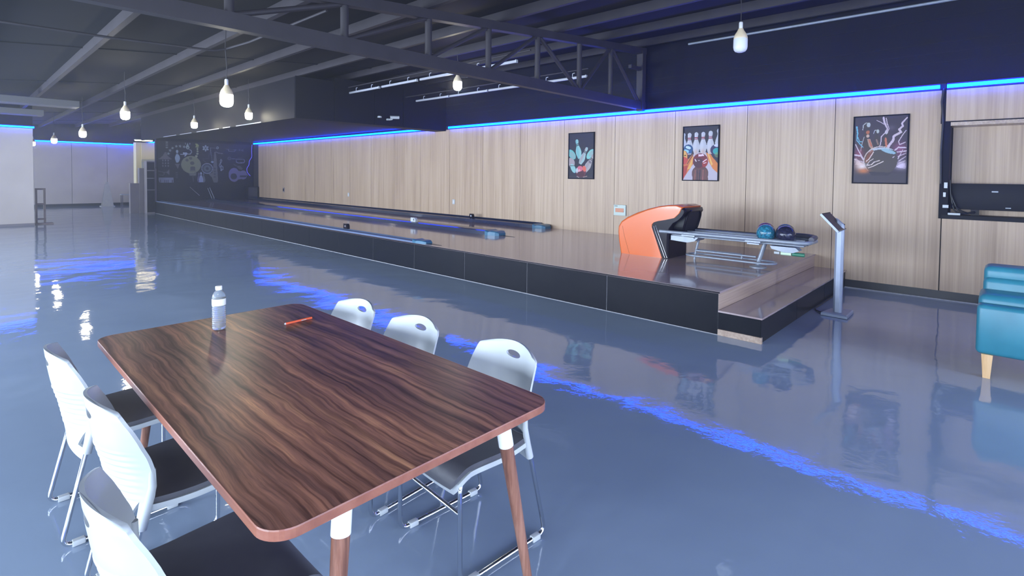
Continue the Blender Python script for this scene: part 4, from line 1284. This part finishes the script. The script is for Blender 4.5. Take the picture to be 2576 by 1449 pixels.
for x, y, z, sy, sz, lab in ((XW - .016, .525, 1.48, .018, .075, 'bright white plug at the left jamb of the niche, topmost'), (XW - .016, .535, 1.36, .014, .06, 'pale plug at the left jamb of the niche, middle one'),
                          (XW - .016, .52, 1.21, .03, .04, 'pale plug at the left jamb of the niche, lowest')):
    o = put('plug', MB().box(x - .02, x + .003, y - sy, y + sy, z - sz / 2, z + sz / 2, .004), M_white); o['label'] = lab; o['category'] = 'plug'; o['group'] = 'plugs at the niche jamb'
o = put('power_adapter', MB().box(XW + .0, XW + .05, .375, .50, 1.101, 1.128, .004), M_white); o['label'] = 'flat white power adapter on the niche ledge'; o['category'] = 'adapter'
wc = put('riser_cable', MB().tube([(XW - .028, .575, 1.50), (XW - .028, .585, 1.9), (XW - .028, .575, 2.3), (XW - .028, .595, 2.55), (XW - .028, .58, 2.72)], .012, 8), M_cable, smooth=True)
wc['label'] = 'thick black cable running up the wall to the light strip'; wc['category'] = 'cable'; base_at(wc, (XW - .028, .575, 1.5))

# ---------------------------------------------------------------- things on the panelled wall
db = empty('breaker_box', (XW, 5.31, .80), 'small pale green breaker box with amber cover on the panelled wall', 'breaker box')
M_pgreen = mat('pale_green_enamel', (.42, .50, .46), .4)
put('case', MB().box(XW - .03, XW, 5.185, 5.445, .80, 1.005, .006), M_pgreen, db)
put('cover', MB().box(XW - .036, XW - .03, 5.225, 5.405, .865, .940, .002), M_amber, db)
put('maker_mark', MB().box(XW - .0315, XW - .03, 5.36, 5.425, .975, .985), M_gblack, db)
for y, z, lab in ((10.18, .856, 'white wall socket right of the middle of the lane wall'), (15.35, .867, 'white wall socket farther down the lane wall')):
    o = empty('wall_socket', (XW, y, z), lab, 'socket')
    put('plate', MB().box(XW - .012, XW, y - .045, y + .045, z - .06, z + .06, .003), M_white, o)
    put('rocker', MB().box(XW - .016, XW - .012, y - .02, y + .02, z - .03, z + .03), M_socket, o)
o = empty('wall_socket', (XW, 20.17, .89), 'dark double wall socket near the mural end of the lane wall', 'socket')
put('plate', MB().box(XW - .012, XW, 20.10, 20.24, .80, .98), M_mauve, o); put('rocker', MB().box(XW - .018, XW - .012, 20.13, 20.21, .84, .94), M_gblack, o)

# ---------------------------------------------------------------- far end objects
o = empty('loudspeaker', (8.48, 22.7, PZ), 'dark square loudspeaker box at the foot of the mural, in the corner', 'loudspeaker')
put('cabinet', MB().box(8.27, 8.68, 22.5, 22.9, PZ + .001, .96, .01), M_dark, o)
put('grille', MB().box(8.30, 8.65, 22.49, 22.5, PZ + .04, .93), M_gutter, o)
for i, (x0, z0, x1, z1, lab) in enumerate(((6.35, .95, 6.62, .62, 'thin diagonal bar leaning below the round face of the mural'), (6.98, .90, 7.08, .44, 'left of two thin bars leaning on the mural wall'), (7.05, .92, 7.17, .44, 'right of two thin bars leaning on the mural wall'))):
    p = put('leaning_bar', MB().tube([(x0, YM - .03, z0), (x1, YM - .25, z1)], .012, 8), M_steel if i else M_mauve, smooth=True)
    p['label'] = lab; p['category'] = 'bar'; base_at(p, (x1, YM - .25, z1))
# dark cabinet stack and the lit cream cupboard left of the mural
ca = empty('equipment_rack', (4.98, 22.9, 0), 'tall dark equipment rack left of the mural', 'rack')
put('case', MB().box(4.86, 5.11, 22.75, 23.13, .0, 1.92, .006), M_mauve, ca)
for z0, z1 in ((.05, .85), (.88, 1.28), (1.30, 1.56), (1.59, 1.88)):
    put('door', MB().box(4.87, 5.10, 22.735, 22.75, z0, z1), M_dark, ca)
put('shelf_edge', MB().box(4.86, 5.06, 22.71, 22.735, 1.285, 1.295), M_white, ca)
cu = empty('lit_cupboard', (5.3, 26.0, 0), 'cream wall unit glowing in warm light beside the mural', 'cupboard')
put('carcass', MB().box(5.15, 5.85, 25.75, 26.2, 0.01, 2.72), M_cream, cu)
put('door', MB().box(5.33, 5.84, 25.72, 25.75, 2.05, 2.68), M_cream, cu)
put('shelf', MB().box(5.33, 5.84, 25.68, 25.75, 1.98, 2.02), M_white, cu)
put('door', MB().box(5.33, 5.84, 25.73, 25.75, 1.20, 1.95), M_white, cu)
cl = empty('ceiling_lamp', (5.2, 24.9, 2.78), 'small warm lamp over the cream wall unit', 'lamp')
put('diffuser', MB().box(4.95, 5.5, 24.75, 24.95, 2.74, 2.77), M_warmlamp, cl)
put('housing', MB().box(4.93, 5.52, 24.73, 24.97, 2.77, 2.80), M_white, cl)
# folding floor sign, bench, leaning frame
fs = empty('floor_sign', (4.62, 28.4, 0), 'pale folding caution sign standing by the end wall', 'sign')
for s in (-1, 1):
    put('leaf', MB().loft([[(4.62 - .20, 28.4 + s * .16, .03), (4.62 + .20, 28.4 + s * .16, .03), (4.62 + .07, 28.4 + s * .02, .98), (4.62 - .07, 28.4 + s * .02, .98)],
                           [(4.62 - .20, 28.4 + s * .145, .03), (4.62 + .20, 28.4 + s * .145, .03), (4.62 + .07, 28.4 + s * .01, .98), (4.62 - .07, 28.4 + s * .01, .98)]]), M_palesign, fs)
put('handle', MB().box(4.57, 4.67, 28.37, 28.43, .98, 1.06, .01), M_palesign, fs)
put('foot_tray', MB().box(4.38, 4.86, 28.2, 28.6, .0, .03), M_palesign, fs)
be = empty('side_bench', (5.45, 28.85, 0), 'small white topped bench beside the folding sign', 'bench')
put('top', MB().box(5.18, 5.80, 28.65, 29.05, .46, .51), M_white, be)
for x in (5.22, 5.76):
    for y in (28.69, 29.01):
        put('leg', MB().box(x - .015, x + .015, y - .015, y + .015, 0.0, .46), M_mauve, be)
fr = empty('timber_frame', (1.72, 20.35, 0), 'grey brown timber frame leaning beside the left partition wall', 'frame')
for x in (1.62, 1.80):
    put('upright', MB().box(x, x + .05, 20.1, 20.16, .02, 1.02), M_timber, fr)
for z in (.98, .55, .12):
    put('rail', MB().box(1.62, 1.85, 20.08, 20.14, z, z + .05), M_timber, fr)
put('foot', MB().box(1.60, 2.0, 19.95, 20.25, 0, .03), M_timber, fr)
# blue wire hanging down the mural
wpts = [(8.68, 2.72), (8.66, 2.50), (8.67, 2.2), (8.56, 2.02), (8.55, 1.85), (8.46, 1.72), (8.47, 1.55), (8.60, 1.40)]
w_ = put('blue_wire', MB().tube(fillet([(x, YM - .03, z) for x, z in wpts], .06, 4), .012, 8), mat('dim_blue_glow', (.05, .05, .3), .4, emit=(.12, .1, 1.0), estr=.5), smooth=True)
w_['label'] = 'glowing blue wire dangling down the right side of the mural'; w_['category'] = 'wire'; base_at(w_, (8.68, YM - .03, 2.72))
# ceiling duct boxes on the left, far
for i, (x0, x1, y0, z0, lab) in enumerate(((.55, 1.95, 14.8, 2.93, 'pale duct panel under the ceiling at the far left'), (.35, 1.6, 17.4, 2.90, 'smaller pale duct panel farther under the ceiling at left'))):
    d_ = put('duct_panel', MB().box(x0, x1, y0, y0 + .5, z0, z0 + .14, .01), M_duct)
    d_['label'] = lab; d_['category'] = 'duct'

# walls outside the view with their windows
windowed_wall('wall_left', 'y', WIN_L, -4.2, 30.2, -4.0, -3.85, 1)
windowed_wall('wall_back', 'x', WIN_B, -4.2, 9.15, -4.0, -3.85, 7)
